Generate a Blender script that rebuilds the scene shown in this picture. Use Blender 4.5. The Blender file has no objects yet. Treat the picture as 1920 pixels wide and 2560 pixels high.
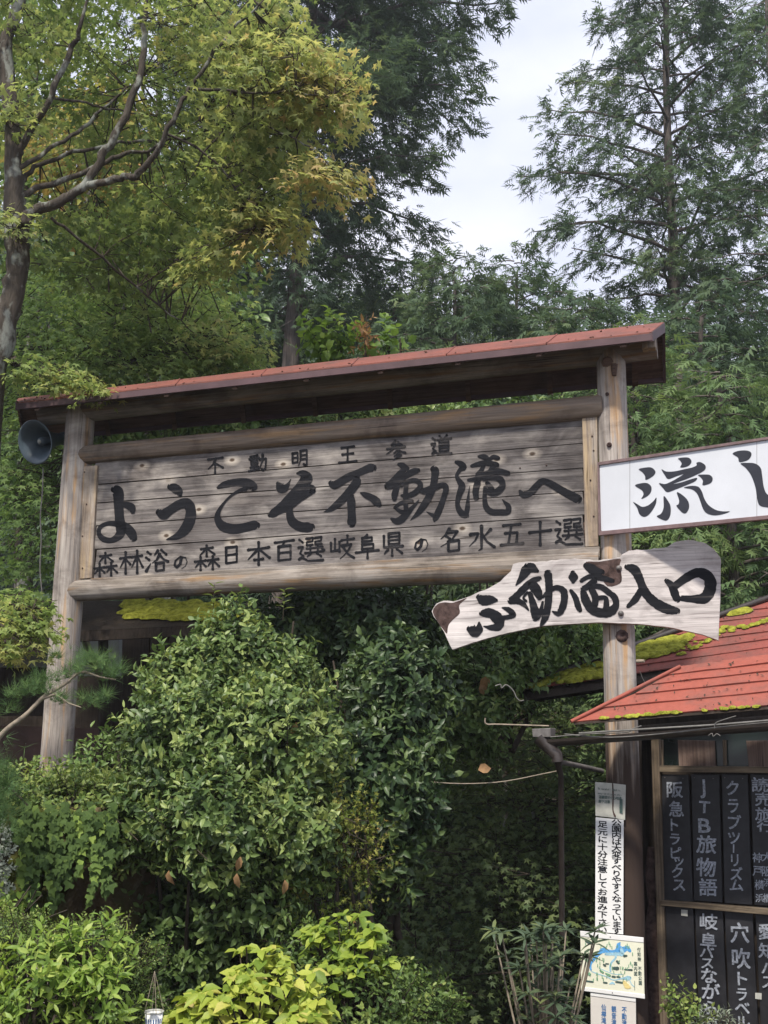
import bpy, bmesh, math, random
import numpy as np
from mathutils import Vector, Matrix
C = bpy.context.scene
COL = C.collection
R = math.radians
random.seed(7); rng = np.random.default_rng(11)

# ------------------------------------------------------------------ camera, sky, sun
F, CX, CY = 2777.0, 960.0, 1280.0
CAMLOC = Vector((0, 0, 1.6))
CROT = Matrix.Rotation(R(90 + 11.3), 3, 'X') @ Matrix.Rotation(R(0.32), 3, 'Z')
cam_d = bpy.data.cameras.new('camera'); cam = bpy.data.objects.new('camera', cam_d); COL.objects.link(cam)
cam_d.sensor_fit = 'VERTICAL'; cam_d.sensor_height = 36; cam_d.lens = F / 2560 * 36
cam_d.clip_start = 0.05; cam_d.clip_end = 2000
cam.matrix_world = Matrix.Translation(CAMLOC) @ CROT.to_4x4()
C.camera = cam
SUN_EL, SUN_AZ = 54, 20          # degrees; azimuth measured from -Y (behind the camera) towards -X (left)
sv = Vector((-math.sin(R(SUN_AZ)) * math.cos(R(SUN_EL)), -math.cos(R(SUN_AZ)) * math.cos(R(SUN_EL)), math.sin(R(SUN_EL))))
sl = bpy.data.lights.new('sun', 'SUN'); sl.energy = 2.8; sl.angle = R(4); sl.color = (1.0, .93, .82)
so = bpy.data.objects.new('sun', sl); COL.objects.link(so); so.rotation_euler = sv.to_track_quat('Z', 'Y').to_euler()
w = bpy.data.worlds.new('World'); C.world = w; w.use_nodes = True
nt = w.node_tree; N = nt.nodes; L = nt.links; N.clear()
wo = N.new('ShaderNodeOutputWorld'); bg = N.new('ShaderNodeBackground'); L.new(bg.outputs[0], wo.inputs[0])
sky = N.new('ShaderNodeTexSky'); sky.sky_type = 'NISHITA'; sky.sun_disc = False
sky.sun_elevation = R(SUN_EL); sky.sun_rotation = math.atan2(sv.x, sv.y)
tc = N.new('ShaderNodeTexCoord'); mp = N.new('ShaderNodeMapping'); mp.inputs['Scale'].default_value = (1, 1, 2.2)
L.new(tc.outputs['Generated'], mp.inputs[0])
no = N.new('ShaderNodeTexNoise'); no.inputs['Scale'].default_value = 2.6; no.inputs['Detail'].default_value = 6; no.inputs['Roughness'].default_value = .5
L.new(mp.outputs[0], no.inputs['Vector'])
cr = N.new('ShaderNodeValToRGB'); cr.color_ramp.elements[0].position = .3; cr.color_ramp.elements[0].color = (.7, .7, .7, 1)
cr.color_ramp.elements[1].position = .62; cr.color_ramp.elements[1].color = (.97, .97, .97, 1)
L.new(no.outputs[0], cr.inputs[0])
no2 = N.new('ShaderNodeTexNoise'); no2.inputs['Scale'].default_value = 5; no2.inputs['Detail'].default_value = 7
L.new(mp.outputs[0], no2.inputs['Vector'])
cc = N.new('ShaderNodeValToRGB'); cc.color_ramp.elements[0].position = .38; cc.color_ramp.elements[0].color = (.72, .755, .93, 1)
cc.color_ramp.elements[1].position = .68; cc.color_ramp.elements[1].color = (.93, .94, 1.04, 1)
L.new(no2.outputs[0], cc.inputs[0])
sc_ = N.new('ShaderNodeVectorMath'); sc_.operation = 'SCALE'; sc_.inputs[3].default_value = 7.6; L.new(cc.outputs[0], sc_.inputs[0])
mx = N.new('ShaderNodeMixRGB'); L.new(cr.outputs[0], mx.inputs[0]); L.new(sky.outputs[0], mx.inputs[1]); L.new(sc_.outputs[0], mx.inputs[2])
L.new(mx.outputs[0], bg.inputs[0]); bg.inputs[1].default_value = 0.087
C.view_settings.view_transform = 'Standard'; C.view_settings.look = 'None'; C.view_settings.gamma = 1
C.view_settings.exposure = 0.98; C.view_settings.use_curve_mapping = False
C.cycles.max_bounces = 6; C.cycles.transparent_max_bounces = 4

# ------------------------------------------------------------------ pixel helpers (photo pixels -> rays)
def ray(px, py):
    return (CROT @ Vector(((px - CX) / F, -(py - CY) / F, -1.0)))
def at(px, py, Y):
    d = ray(px, py); return CAMLOC + d * (Y / d.y)
K = 1920 / 1659.0
def D(x, y, Y): return at(x * K, y * K, Y)
class Plane:
    """upright plane; ex to the right, ey away from the camera, ez up"""
    def __init__(s, o, ang=None, ex=None, tilt=0.0):
        s.o = Vector(o); s.ex = Vector(ex).normalized() if ex else Vector((math.cos(ang), math.sin(ang), 0))
        s.ey = Vector((-s.ex.y, s.ex.x, 0)).normalized(); s.ez = Vector((0, 0, 1))
        if tilt:
            q = Matrix.Rotation(tilt, 3, s.ex); s.ey = q @ s.ey; s.ez = q @ s.ez
    def px(s, px, py, off=0.0):
        d = ray(px, py); o = s.o + s.ey * off
        return CAMLOC + d * ((o - CAMLOC).dot(s.ey) / d.dot(s.ey))
    def w(s, x, y, z): return s.o + s.ex * x + s.ey * y + s.ez * z
    def loc(s, p): v = p - s.o; return (v.dot(s.ex), v.dot(s.ey), v.dot(s.ez))

def gz(x, y):
    def sm(a, b, t):
        t = min(1, max(0, (t - a) / (b - a))); return t * t * (3 - 2 * t)
    z = -0.1 - 0.9 * sm(5.5, 9, y)
    z -= 2.6 * math.exp(-((x - 1.2 - (y - 12) * .1) / 2.4) ** 2) * sm(8, 12, y) * (1 - sm(22, 34, y))
    top = 37 - 0.36 * (x - 12); top = max(18, min(52, top))
    z += top * sm(20, 128, y) + .6 * math.sin(x * .11) * sm(20, 60, y)
    if y > 128: z += 0
    return z

# ------------------------------------------------------------------ objects
BASE = {}
def root(name, label, cat, loc=(0, 0, 0), group=None):
    o = bpy.data.objects.new(name, None); COL.objects.link(o); o.empty_display_size = .2
    o.location = loc; o['label'] = label; o['category'] = cat
    if group: o['group'] = group
    BASE[o.name] = Vector(loc); return o
class MB:
    def __init__(s): s.v = []; s.f = []; s.sm = []
    def add(s, vs, fs, smooth=False):
        n = len(s.v); s.v += [Vector(p) for p in vs]; s.f += [tuple(i + n for i in f) for f in fs]; s.sm += [smooth] * len(fs); return s
    def box8(s, a, b, c, d, dv):
        """quad a,b,c,d (front, counter-clockwise seen from front) pushed back by vector dv"""
        q = [Vector(p) for p in (a, b, c, d)]; dv = Vector(dv)
        return s.add(q + [p + dv for p in q], [(0, 1, 2, 3), (7, 6, 5, 4), (0, 4, 5, 1), (1, 5, 6, 2), (2, 6, 7, 3), (3, 7, 4, 0)])
    def box(s, c, sx, sy, sz, pl=None):
        c = Vector(c); ex, ey, ez = (pl.ex, pl.ey, pl.ez) if pl else (Vector((1, 0, 0)), Vector((0, 1, 0)), Vector((0, 0, 1)))
        a = c - ex * sx / 2 - ey * sy / 2 - ez * sz / 2
        return s.box8(a, a + ex * sx, a + ex * sx + ez * sz, a + ez * sz, ey * sy)
    def prism(s, poly, dv):
        poly = [Vector(p) for p in poly]; dv = Vector(dv); n = len(poly)
        return s.add(poly + [p + dv for p in poly], [tuple(range(n)), tuple(range(2 * n - 1, n - 1, -1))] + [(i, i + n, (i + 1) % n + n, (i + 1) % n) for i in range(n)])
    def tube(s, pts, rad, n=8, cap=True, jit=0.0, smooth=True, flat=1.0):
        pts = [Vector(p) for p in pts]; m = len(pts)
        if not hasattr(rad, '__len__'): rad = [rad] * m
        vs = []; up = Vector((0.13, 0.31, 0.94))
        t0 = (pts[1] - pts[0]).normalized()
        if abs(t0.dot(up)) > .95: up = Vector((1, .1, 0))
        a = t0.cross(up).normalized()
        for i, p in enumerate(pts):
            t = (pts[min(i + 1, m - 1)] - pts[max(i - 1, 0)]).normalized()
            a = (a - t * a.dot(t)).normalized(); b = t.cross(a)
            for k in range(n):
                an = 2 * math.pi * k / n; rr = rad[i] * (1 + (random.uniform(-jit, jit) if jit else 0))
                vs.append(p + a * math.cos(an) * rr + b * math.sin(an) * rr * flat)
        fs = [(i * n + k, i * n + (k + 1) % n, (i + 1) * n + (k + 1) % n, (i + 1) * n + k) for i in range(m - 1) for k in range(n)]
        s.add(vs, fs, smooth)
        if cap:
            s.add(vs[:n], [tuple(range(n - 1, -1, -1))]); s.add(vs[-n:], [tuple(range(n))])
        return s
    def lathe(s, o, axis, prof, n=24, smooth=True):
        o = Vector(o); ax = Vector(axis).normalized(); a = ax.orthogonal().normalized(); b = ax.cross(a)
        vs = [o + ax * h + (a * math.cos(2 * math.pi * k / n) + b * math.sin(2 * math.pi * k / n)) * r for h, r in prof for k in range(n)]
        return s.add(vs, [(i * n + k, i * n + (k + 1) % n, (i + 1) * n + (k + 1) % n, (i + 1) * n + k) for i in range(len(prof) - 1) for k in range(n)], smooth)
    def build(s, name, mat, parent=None, bevel=0.0, **props):
        me = bpy.data.meshes.new(name); b = Vector((0, 0, 0))
        if parent is not None: b = BASE[parent.name]
        me.from_pydata([p - b for p in s.v], [], s.f)
        me.polygons.foreach_set('use_smooth', s.sm); me.materials.append(mat); me.update()
        o = bpy.data.objects.new(name, me); COL.objects.link(o); BASE[o.name] = b
        if parent is not None: o.parent = parent
        if bevel:
            md = o.modifiers.new('bevel', 'BEVEL'); md.width = bevel; md.segments = 2; md.limit_method = 'ANGLE'; md.angle_limit = R(40)
        for k, v in props.items(): o[k] = v
        return o
def solo(o, label, cat, group=None):
    o['label'] = label; o['category'] = cat
    if group: o['group'] = group
    return o

# ------------------------------------------------------------------ materials
def mat(name, rough=.8, spec=.3):
    m = bpy.data.materials.new(name); m.use_nodes = True; nt = m.node_tree
    b = nt.nodes['Principled BSDF']; b.inputs['Roughness'].default_value = rough; b.inputs['Specular IOR Level'].default_value = spec
    return m, nt, b
def ramp(nt, src, stops):
    r = nt.nodes.new('ShaderNodeValToRGB'); e = r.color_ramp.elements
    e[0].position, e[0].color = stops[0][0], (*stops[0][1], 1); e[1].position, e[1].color = stops[-1][0], (*stops[-1][1], 1)
    for p, c in stops[1:-1]: q = e.new(p); q.color = (*c, 1)
    nt.links.new(src, r.inputs[0]); return r.outputs[0]
def mapping(nt, scale=(1, 1, 1), rot=(0, 0, 0), kind='Object', loc=(0, 0, 0)):
    t = nt.nodes.new('ShaderNodeTexCoord'); r0 = nt.nodes.new('ShaderNodeMapping'); r0.inputs['Rotation'].default_value = rot
    m = nt.nodes.new('ShaderNodeMapping'); m.inputs['Scale'].default_value = scale; m.inputs['Location'].default_value = loc
    nt.links.new(t.outputs[kind], r0.inputs[0]); nt.links.new(r0.outputs[0], m.inputs[0]); return m.outputs[0]
def noise(nt, vec, scale, detail=5, rough=.55, dist=0):
    n = nt.nodes.new('ShaderNodeTexNoise'); n.inputs['Scale'].default_value = scale; n.inputs['Detail'].default_value = detail
    n.inputs['Roughness'].default_value = rough; n.inputs['Distortion'].default_value = dist
    if vec is not None: nt.links.new(vec, n.inputs['Vector'])
    return n.outputs[0]
def mixc(nt, fac, a, b, mode='MIX'):
    m = nt.nodes.new('ShaderNodeMixRGB'); m.blend_type = mode
    for i, x in enumerate((fac, a, b)):
        if isinstance(x, (int, float)): m.inputs[i].default_value = x if i == 0 else (x, x, x, 1)
        elif isinstance(x, tuple): m.inputs[i].default_value = (*x, 1)
        else: nt.links.new(x, m.inputs[i])
    return m.outputs[0]
def bump(nt, b, h, s=.3, d=.01):
    n = nt.nodes.new('ShaderNodeBump'); n.inputs['Strength'].default_value = s; n.inputs['Distance'].default_value = d
    nt.links.new(h, n.inputs['Height']); nt.links.new(n.outputs[0], b.inputs['Normal'])
def wood(name, dark, mid, light, axis='z', ang=0.0, blotch=2.2, blotch_c=None, knots=False, warm=None, rough=.85, cracks=True, gscale=1.0, bl=(.48, .66), objrand=False):
    """weathered wood: grain runs along `axis` ('x' = along the plane direction turned by ang)"""
    m, nt, b = mat(name, rough, .2); rot = (0, 0, -ang)
    along, across = 1.3, 34
    sc = (across, across, along) if axis == 'z' else (along, across, across)
    g1 = noise(nt, mapping(nt, tuple(s * gscale for s in sc), rot), 1.0, 7, .62, .6)
    sc2 = tuple(s * 3.2 for s in sc)
    g2 = noise(nt, mapping(nt, sc2, rot), 1.0, 4, .6)
    col = ramp(nt, g1, [(.25, dark), (.45, mid), (.68, light), (.85, mid)])
    col = mixc(nt, .45, col, ramp(nt, g2, [(.3, (.35, .35, .35)), (.6, (1, 1, 1))]), 'MULTIPLY')
    if blotch_c:
        sb = (3.2, 3.2, 1.0) if axis == 'z' else (1.0, 2.4, 2.4)
        bn = noise(nt, mapping(nt, sb, rot, loc=(3.1, .7, 1.9)), blotch, 5, .6, .4)
        f = ramp(nt, bn, [(bl[0], (0, 0, 0)), (bl[1], (1, 1, 1))])
        gl = mixc(nt, .7, blotch_c, ramp(nt, g1, [(.2, (.4, .4, .4)), (.6, (1, 1, 1))]), 'MULTIPLY')
        col = mixc(nt, f, col, gl)
    if warm:
        sb = (9, 9, .8) if axis == 'z' else (.8, 9, 9)
        wn = noise(nt, mapping(nt, sb, rot, loc=(7, 3, .4)), 1.6, 5, .6)
        f = ramp(nt, wn, [(.52, (0, 0, 0)), (.66, (1, 1, 1))])
        col = mixc(nt, f, col, mixc(nt, .6, warm, ramp(nt, g1, [(.2, (.3, .3, .3)), (.6, (1, 1, 1))]), 'MULTIPLY'))
    if knots:
        mv = mapping(nt, (1.9, 1, 3.0), rot, loc=(.3, 0, .2)); sx_ = nt.nodes.new('ShaderNodeSeparateXYZ'); cx_ = nt.nodes.new('ShaderNodeCombineXYZ')
        nt.links.new(mv, sx_.inputs[0]); nt.links.new(sx_.outputs[0], cx_.inputs[0]); nt.links.new(sx_.outputs[2], cx_.inputs[1])
        v = nt.nodes.new('ShaderNodeTexVoronoi'); v.voronoi_dimensions = '2D'; v.inputs['Scale'].default_value = 1.0; nt.links.new(cx_.outputs[0], v.inputs['Vector'])
        halo = ramp(nt, v.outputs['Distance'], [(.06, (1, 1, 1)), (.17, (0, 0, 0))]); core = ramp(nt, v.outputs['Distance'], [(.03, (1, 1, 1)), (.06, (0, 0, 0))])
        sel = ramp(nt, v.outputs['Color'], [(.42, (0, 0, 0)), (.46, (1, 1, 1))])
        col = mixc(nt, mixc(nt, 1, halo, sel, 'MULTIPLY'), col, (.46, .41, .35)); col = mixc(nt, mixc(nt, 1, core, sel, 'MULTIPLY'), col, (.10, .07, .05))
    sk = tuple(v * k for v, k in zip(sc, (.55, .55, .16) if axis == 'z' else (.16, .55, .55)))
    ck = ramp(nt, noise(nt, mapping(nt, sk, rot, loc=(5, 2, 8)), 1.0, 3, .5, .3), [(.480, (1, 1, 1)), (.494, (.22, .2, .19)), (.508, (1, 1, 1))])
    mk = ramp(nt, noise(nt, mapping(nt, (1.1, 1.1, 1.1), rot), 2.3, 3), [(.42, (0, 0, 0)), (.58, (1, 1, 1))])
    if cracks: col = mixc(nt, mk, col, mixc(nt, 1, col, ck, 'MULTIPLY'))
    db = ramp(nt, noise(nt, mapping(nt, (1.1, 1.1, 1.6), rot, loc=(9, 4, 2)), 2.1, 6, .65, .5), [(.36, (.5, .48, .48)), (.52, (1, 1, 1))]); col = mixc(nt, .8, col, db, 'MULTIPLY')
    if knots:      # this panel has greyed more towards its right-hand end
        gx = nt.nodes.new('ShaderNodeSeparateXYZ'); nt.links.new(mapping(nt, (1, 1, 1), rot), gx.inputs[0]); wn_ = noise(nt, mapping(nt, (1, 1, 1.4), rot), 1.3, 5, .6)
        ma = nt.nodes.new('ShaderNodeMath'); ma.operation = 'MULTIPLY_ADD'; nt.links.new(wn_, ma.inputs[0]); ma.inputs[1].default_value = 4.0; nt.links.new(gx.outputs[0], ma.inputs[2])
        mr_ = nt.nodes.new('ShaderNodeMapRange'); mr_.inputs[1].default_value = 1.0; mr_.inputs[2].default_value = 4.6; nt.links.new(ma.outputs[0], mr_.inputs[0])
        col = mixc(nt, mr_.outputs[0], col, mixc(nt, 1, col, (.68, .69, .72), 'MULTIPLY'))
    nt.links.new(col, b.inputs['Base Color'])
    bump(nt, b, g1, .7, .009); return m
def plain(name, col, rough=.6, spec=.3, var=.25, scale=6, metal=0, bumpy=.15):
    m, nt, b = mat(name, rough, spec); b.inputs['Metallic'].default_value = metal
    n = noise(nt, mapping(nt), scale, 6, .6)
    c = ramp(nt, n, [(.3, tuple(x * (1 - var) for x in col)), (.7, tuple(min(1, x * (1 + var)) for x in col))])
    nt.links.new(c, b.inputs['Base Color'])
    if bumpy: bump(nt, b, n, bumpy, .005)
    return m
def leafmat(name, stops, rough=.45, spec=.35, trans=.35, var=.3):
    m, nt, b = mat(name, rough, spec)
    a = nt.nodes.new('ShaderNodeAttribute'); a.attribute_name = 't'
    n = noise(nt, mapping(nt), 1.3, 3, .5)
    ad = nt.nodes.new('ShaderNodeMath'); ad.operation = 'MULTIPLY_ADD'; nt.links.new(n, ad.inputs[0]); ad.inputs[1].default_value = var; nt.links.new(a.outputs['Fac'], ad.inputs[2])
    sb = nt.nodes.new('ShaderNodeMath'); sb.operation = 'SUBTRACT'; nt.links.new(ad.outputs[0], sb.inputs[0]); sb.inputs[1].default_value = var * .5
    c = ramp(nt, sb.outputs[0], stops)
    c = mixc(nt, .55, c, ramp(nt, noise(nt, mapping(nt), 38, 3, .6), [(.32, (.62, .66, .6)), (.62, (1.12, 1.1, 1.05))]), 'MULTIPLY'); nt.links.new(c, b.inputs['Base Color'])
    tr = nt.nodes.new('ShaderNodeBsdfTranslucent'); c2 = mixc(nt, 1, c, (1.12, 1.1, .8), 'MULTIPLY'); nt.links.new(c2, tr.inputs[0])
    mxs = nt.nodes.new('ShaderNodeMixShader'); mxs.inputs[0].default_value = trans
    nt.links.new(b.outputs[0], mxs.inputs[1]); nt.links.new(tr.outputs[0], mxs.inputs[2]); nt.links.new(mxs.outputs[0], nt.nodes['Material Output'].inputs[0])
    return m

GANG = -math.atan2(.299, .954)
M = {}
M['board'] = wood('weathered_board', (.055, .05, .05), (.145, .13, .124), (.25, .225, .21), 'x', GANG, 2.0, (.40, .365, .33), knots=True, bl=(.46, .70))
M['rail'] = wood('weathered_log_along', (.10, .085, .072), (.22, .19, .16), (.33, .285, .245), 'x', GANG, 1.2, (.38, .345, .31), warm=(.27, .17, .09))
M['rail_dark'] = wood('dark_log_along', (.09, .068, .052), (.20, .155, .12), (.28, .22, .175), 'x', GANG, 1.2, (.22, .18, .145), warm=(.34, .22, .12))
M['post'] = wood('weathered_log_upright', (.13, .115, .105), (.34, .30, .27), (.50, .455, .41), 'z', 0, 1.3, (.52, .47, .42), warm=(.50, .33, .19), gscale=.55)
M['batten'] = wood('batten_wood', (.13, .10, .08), (.28, .22, .17), (.38, .31, .24), 'z', 0, 1.4, (.42, .37, .32), warm=(.46, .35, .22))
M['soffit'] = wood('soffit_wood', (.07, .042, .032), (.15, .095, .07), (.21, .14, .105), 'x', GANG)
M['fascia'] = plain('fascia_paint', (.085, .05, .055), .6, .3, .3, 4)
M['livewood'] = wood('pale_live_edge_board', (.36, .32, .31), (.52, .48, .465), (.62, .58, .56), 'x', GANG, 2.0, (.66, .61, .59), gscale=.5)
M['bark'] = plain('dark_bark', (.075, .05, .045), .95, .1, .6, 22, bumpy=.9)
m, nt, b = mat('black_paint', .75, .12); g_ = noise(nt, mapping(nt, (1.3, 34, 34), (0, 0, -GANG)), 1.0, 6, .65); w_2 = noise(nt, mapping(nt), 3.1, 5, .6)
fd_ = mixc(nt, 1, ramp(nt, g_, [(.56, (0, 0, 0)), (.66, (1, 1, 1))]), ramp(nt, w_2, [(.48, (0, 0, 0)), (.62, (1, 1, 1))]), 'MULTIPLY')
nt.links.new(mixc(nt, fd_, ramp(nt, g_, [(.3, (.005, .0055, .008)), (.7, (.016, .0165, .02))]), (.07, .063, .06)), b.inputs['Base Color']); bump(nt, b, g_, .5, .006); M['ink'] = m
M['print'] = plain('grey_print', (.028, .03, .04), .5, .3, .15, 10, bumpy=0)
M['white'] = plain('white_sign_enamel', (.58, .60, .64), .5, .35, .10, 1.7, bumpy=.03)
M['signframe'] = plain('purple_brown_paint', (.17, .115, .115), .6, .3, .25, 18)
M['oldwhite'] = plain('stained_sign_plate', (.40, .40, .36), .6, .3, .25, 9)
M['cream'] = plain('cream_print', (.70, .70, .56), .5, .4, .04, 6, bumpy=0)
M['signwhite'] = plain('clean_white_plate', (.72, .72, .71), .5, .4, .05, 6, bumpy=0)
M['paleboard'] = plain('pale_plate', (.62, .59, .55), .5, .4, .06, 5, bumpy=0)
M['blue'] = plain('blue_print', (.06, .15, .33), .5, .3, .1, 10, bumpy=0)
M['riverblue'] = plain('river_blue_print', (.10, .32, .62), .5, .3, .25, 60, bumpy=0)
M['paleblue'] = plain('pale_blue_print', (.30, .50, .60), .5, .3, .2, 60, bumpy=0)
M['mapgreen'] = plain('map_green_print', (.16, .33, .20), .5, .3, .3, 60, bumpy=0)
M['mapdark'] = plain('map_dark_print', (.06, .10, .09), .5, .3, .3, 60, bumpy=0)
M['mapyellow'] = plain('map_yellow_print', (.70, .58, .25), .5, .3, .1, 60, bumpy=0)
M['blackboard'] = plain('black_plank_paint', (.018, .018, .021), .5, .35, .35, 14)
M['chalk'] = plain('white_brush_paint', (.27, .29, .33), .7, .2, .6, 60, bumpy=0)
M['speaker'] = plain('grey_blue_enamel', (.07, .10, .125), .4, .5, .25, 8)
M['dull'] = plain('dull_metal', (.12, .11, .105), .45, .5, .4, 20)
M['gutter'] = plain('brown_gutter', (.03, .023, .02), .4, .5, .4, 12)
M['wire'] = plain('old_wire', (.13, .125, .115), .5, .4, .3, 20)
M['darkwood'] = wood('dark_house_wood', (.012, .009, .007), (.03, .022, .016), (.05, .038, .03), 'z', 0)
M['framewood'] = wood('frame_wood', (.06, .045, .032), (.13, .10, .07), (.20, .155, .11), 'z', 0)
M['framewoodx'] = wood('frame_wood_along', (.06, .045, .032), (.14, .11, .078), (.24, .19, .13), 'x', -.51)
M['panelwood'] = wood('faded_panel', (.09, .06, .05), (.16, .11, .09), (.22, .16, .13), 'z', 0)
M['glass'] = plain('dim_green_glass', (.012, .02, .018), .15, .5, .2, 3, bumpy=0)
M['plaster'] = plain('grey_plaster', (.20, .21, .21), .9, .1, .2, 4)
M['brownwall'] = plain('red_brown_wall', (.085, .055, .045), .9, .1, .3, 4)
def barkmat(name, c1, c2, c3, sc=(9, 9, 2)):
    m, nt, b = mat(name, .95, .1); v = mapping(nt, sc)
    n = noise(nt, v, 2.5, 8, .7, .5); n2 = noise(nt, mapping(nt, (1, 1, .6)), 7, 5, .6)
    c = mixc(nt, ramp(nt, n2, [(.52, (0, 0, 0)), (.62, (1, 1, 1))]), ramp(nt, n, [(.3, c1), (.65, c2)]), c3)
    nt.links.new(c, b.inputs['Base Color']); bump(nt, b, n, .9, .03); return m
M['maplebark'] = barkmat('maple_bark', (.035, .03, .025), (.10, .085, .07), (.24, .25, .22))
M['cedarbark'] = barkmat('cypress_bark', (.05, .04, .035), (.17, .145, .13), (.12, .105, .095), (14, 14, .7))
M['twig'] = plain('twig_bark', (.055, .045, .035), .9, .1, .4, 10)
M['paletwig'] = plain('pale_twig', (.26, .22, .17), .9, .1, .3, 20)
M['soil'] = plain('soil', (.045, .036, .024), 1, .05, .5, 3, bumpy=.6)
m, nt, b = mat('mossy_rock', 1, .1); n = noise(nt, mapping(nt), 3.5, 9, .7); n2 = noise(nt, mapping(nt), 1.6, 6, .6)
c = mixc(nt, ramp(nt, n2, [(.45, (0, 0, 0)), (.6, (1, 1, 1))]), ramp(nt, n, [(.3, (.05, .035, .02)), (.6, (.15, .11, .065)), (.75, (.3, .27, .2))]), (.06, .07, .015))
nt.links.new(c, b.inputs['Base Color']); bump(nt, b, n, 1, .06); M['rock'] = m
m, nt, b = mat('moss', 1, .05); n = noise(nt, mapping(nt), 14, 9, .75)
nt.links.new(ramp(nt, n, [(.3, (.07, .06, .015)), (.45, (.24, .25, .035)), (.68, (.50, .50, .08))]), b.inputs['Base Color']); bump(nt, b, n, 1, .04); M['moss'] = m
def redroof(name, base, dirt):
    m, nt, b = mat(name, .7, .2)
    n = noise(nt, mapping(nt, (1, 1, 1)), 3.2, 8, .65); n2 = noise(nt, mapping(nt), 30, 5, .7)
    c = mixc(nt, ramp(nt, n, [(.45, (0, 0, 0)), (.7, (1, 1, 1))]), base, dirt)
    c = mixc(nt, .5, c, ramp(nt, n2, [(.3, (.6, .6, .6)), (.6, (1, 1, 1))]), 'MULTIPLY')
    nt.links.new(c, b.inputs['Base Color']); bump(nt, b, n2, .2, .004); return m
M['redroof'] = redroof('red_painted_sheet', (.31, .09, .065), (.19, .085, .07))
M['redroof_old'] = redroof('faded_red_sheet', (.26, .075, .06), (.15, .07, .06))
M['gateroof'] = redroof('gate_red_sheet', (.22, .08, .062), (.13, .065, .055))
# foliage
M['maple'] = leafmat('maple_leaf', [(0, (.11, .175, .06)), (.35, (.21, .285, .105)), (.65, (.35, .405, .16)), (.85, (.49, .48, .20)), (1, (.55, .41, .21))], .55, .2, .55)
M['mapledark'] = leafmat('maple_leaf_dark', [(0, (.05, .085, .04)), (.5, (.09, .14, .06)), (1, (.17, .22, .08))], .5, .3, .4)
M['maplelit'] = leafmat('maple_leaf_bright', [(0, (.11, .19, .065)), (.4, (.21, .31, .11)), (.75, (.37, .46, .17)), (1, (.52, .50, .20))], .55, .2, .55)
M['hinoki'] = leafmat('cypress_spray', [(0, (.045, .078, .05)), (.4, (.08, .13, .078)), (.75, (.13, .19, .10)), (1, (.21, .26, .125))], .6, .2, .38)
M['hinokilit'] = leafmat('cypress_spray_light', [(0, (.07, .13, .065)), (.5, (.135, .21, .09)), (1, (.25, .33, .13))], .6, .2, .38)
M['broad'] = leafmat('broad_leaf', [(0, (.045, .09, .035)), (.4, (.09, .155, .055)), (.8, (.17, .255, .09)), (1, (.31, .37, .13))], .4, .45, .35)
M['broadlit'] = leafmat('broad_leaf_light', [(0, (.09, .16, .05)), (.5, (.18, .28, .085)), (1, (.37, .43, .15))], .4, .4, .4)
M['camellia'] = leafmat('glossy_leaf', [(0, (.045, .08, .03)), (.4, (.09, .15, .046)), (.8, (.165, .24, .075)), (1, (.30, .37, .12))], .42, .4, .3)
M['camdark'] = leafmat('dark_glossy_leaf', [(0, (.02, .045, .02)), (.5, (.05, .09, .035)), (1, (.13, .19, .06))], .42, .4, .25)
M['lime'] = leafmat('lime_leaf', [(0, (.14, .24, .05)), (.5, (.28, .41, .08)), (1, (.48, .56, .15))], .45, .35, .45)
M['hydrangea'] = leafmat('hydrangea_leaf', [(0, (.13, .22, .035)), (.45, (.32, .41, .06)), (.85, (.52, .55, .11)), (1, (.52, .40, .17))], .5, .35, .4)
M['boxwood'] = leafmat('box_leaf', [(0, (.065, .115, .035)), (.5, (.15, .23, .06)), (1, (.33, .39, .11))], .45, .35, .35)
M['ivy'] = leafmat('ivy_leaf', [(0, (.045, .08, .025)), (.6, (.10, .16, .045)), (.85, (.19, .28, .06)), (1, (.30, .41, .10))], .7, .15, .3)
M['rhodo'] = leafmat('rhododendron_leaf', [(0, (.035, .06, .035)), (.6, (.075, .11, .065)), (1, (.16, .19, .07))], .4, .4, .15)
M['pine'] = leafmat('pine_needle', [(0, (.05, .10, .045)), (.5, (.09, .16, .06)), (1, (.18, .27, .09))], .7, .12, .25)
M['silver'] = leafmat('silver_leaf', [(0, (.25, .29, .22)), (1, (.5, .53, .45))], .7, .2, .2)
M['dead'] = leafmat('dry_leaf', [(0, (.25, .12, .06)), (1, (.5, .32, .17))], .7, .2, .3)
M['red'] = leafmat('red_leaf', [(0, (.45, .03, .02)), (1, (.6, .06, .04))], .5, .3, .3)
M['heath'] = leafmat('dry_orange_leaf', [(0, (.14, .20, .04)), (.5, (.32, .32, .08)), (1, (.46, .26, .12))], .6, .2, .4)
# right post: wet stain plus eave shade painted into its lower length
def post_shade_stain(m, z0, z1):
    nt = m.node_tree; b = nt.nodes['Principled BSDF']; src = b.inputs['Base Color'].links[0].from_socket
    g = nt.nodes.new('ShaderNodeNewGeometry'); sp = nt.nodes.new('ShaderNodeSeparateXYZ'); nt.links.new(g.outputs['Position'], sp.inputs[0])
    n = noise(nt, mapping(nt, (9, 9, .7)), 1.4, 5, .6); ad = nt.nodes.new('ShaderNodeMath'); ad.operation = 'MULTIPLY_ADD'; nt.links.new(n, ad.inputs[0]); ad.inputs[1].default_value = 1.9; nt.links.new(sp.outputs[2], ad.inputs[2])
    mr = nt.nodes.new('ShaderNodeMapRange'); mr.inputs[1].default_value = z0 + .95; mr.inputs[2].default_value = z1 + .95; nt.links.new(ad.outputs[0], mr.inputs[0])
    nt.links.new(mixc(nt, mr.outputs[0], (.05, .034, .027), src), b.inputs['Base Color'])
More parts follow.
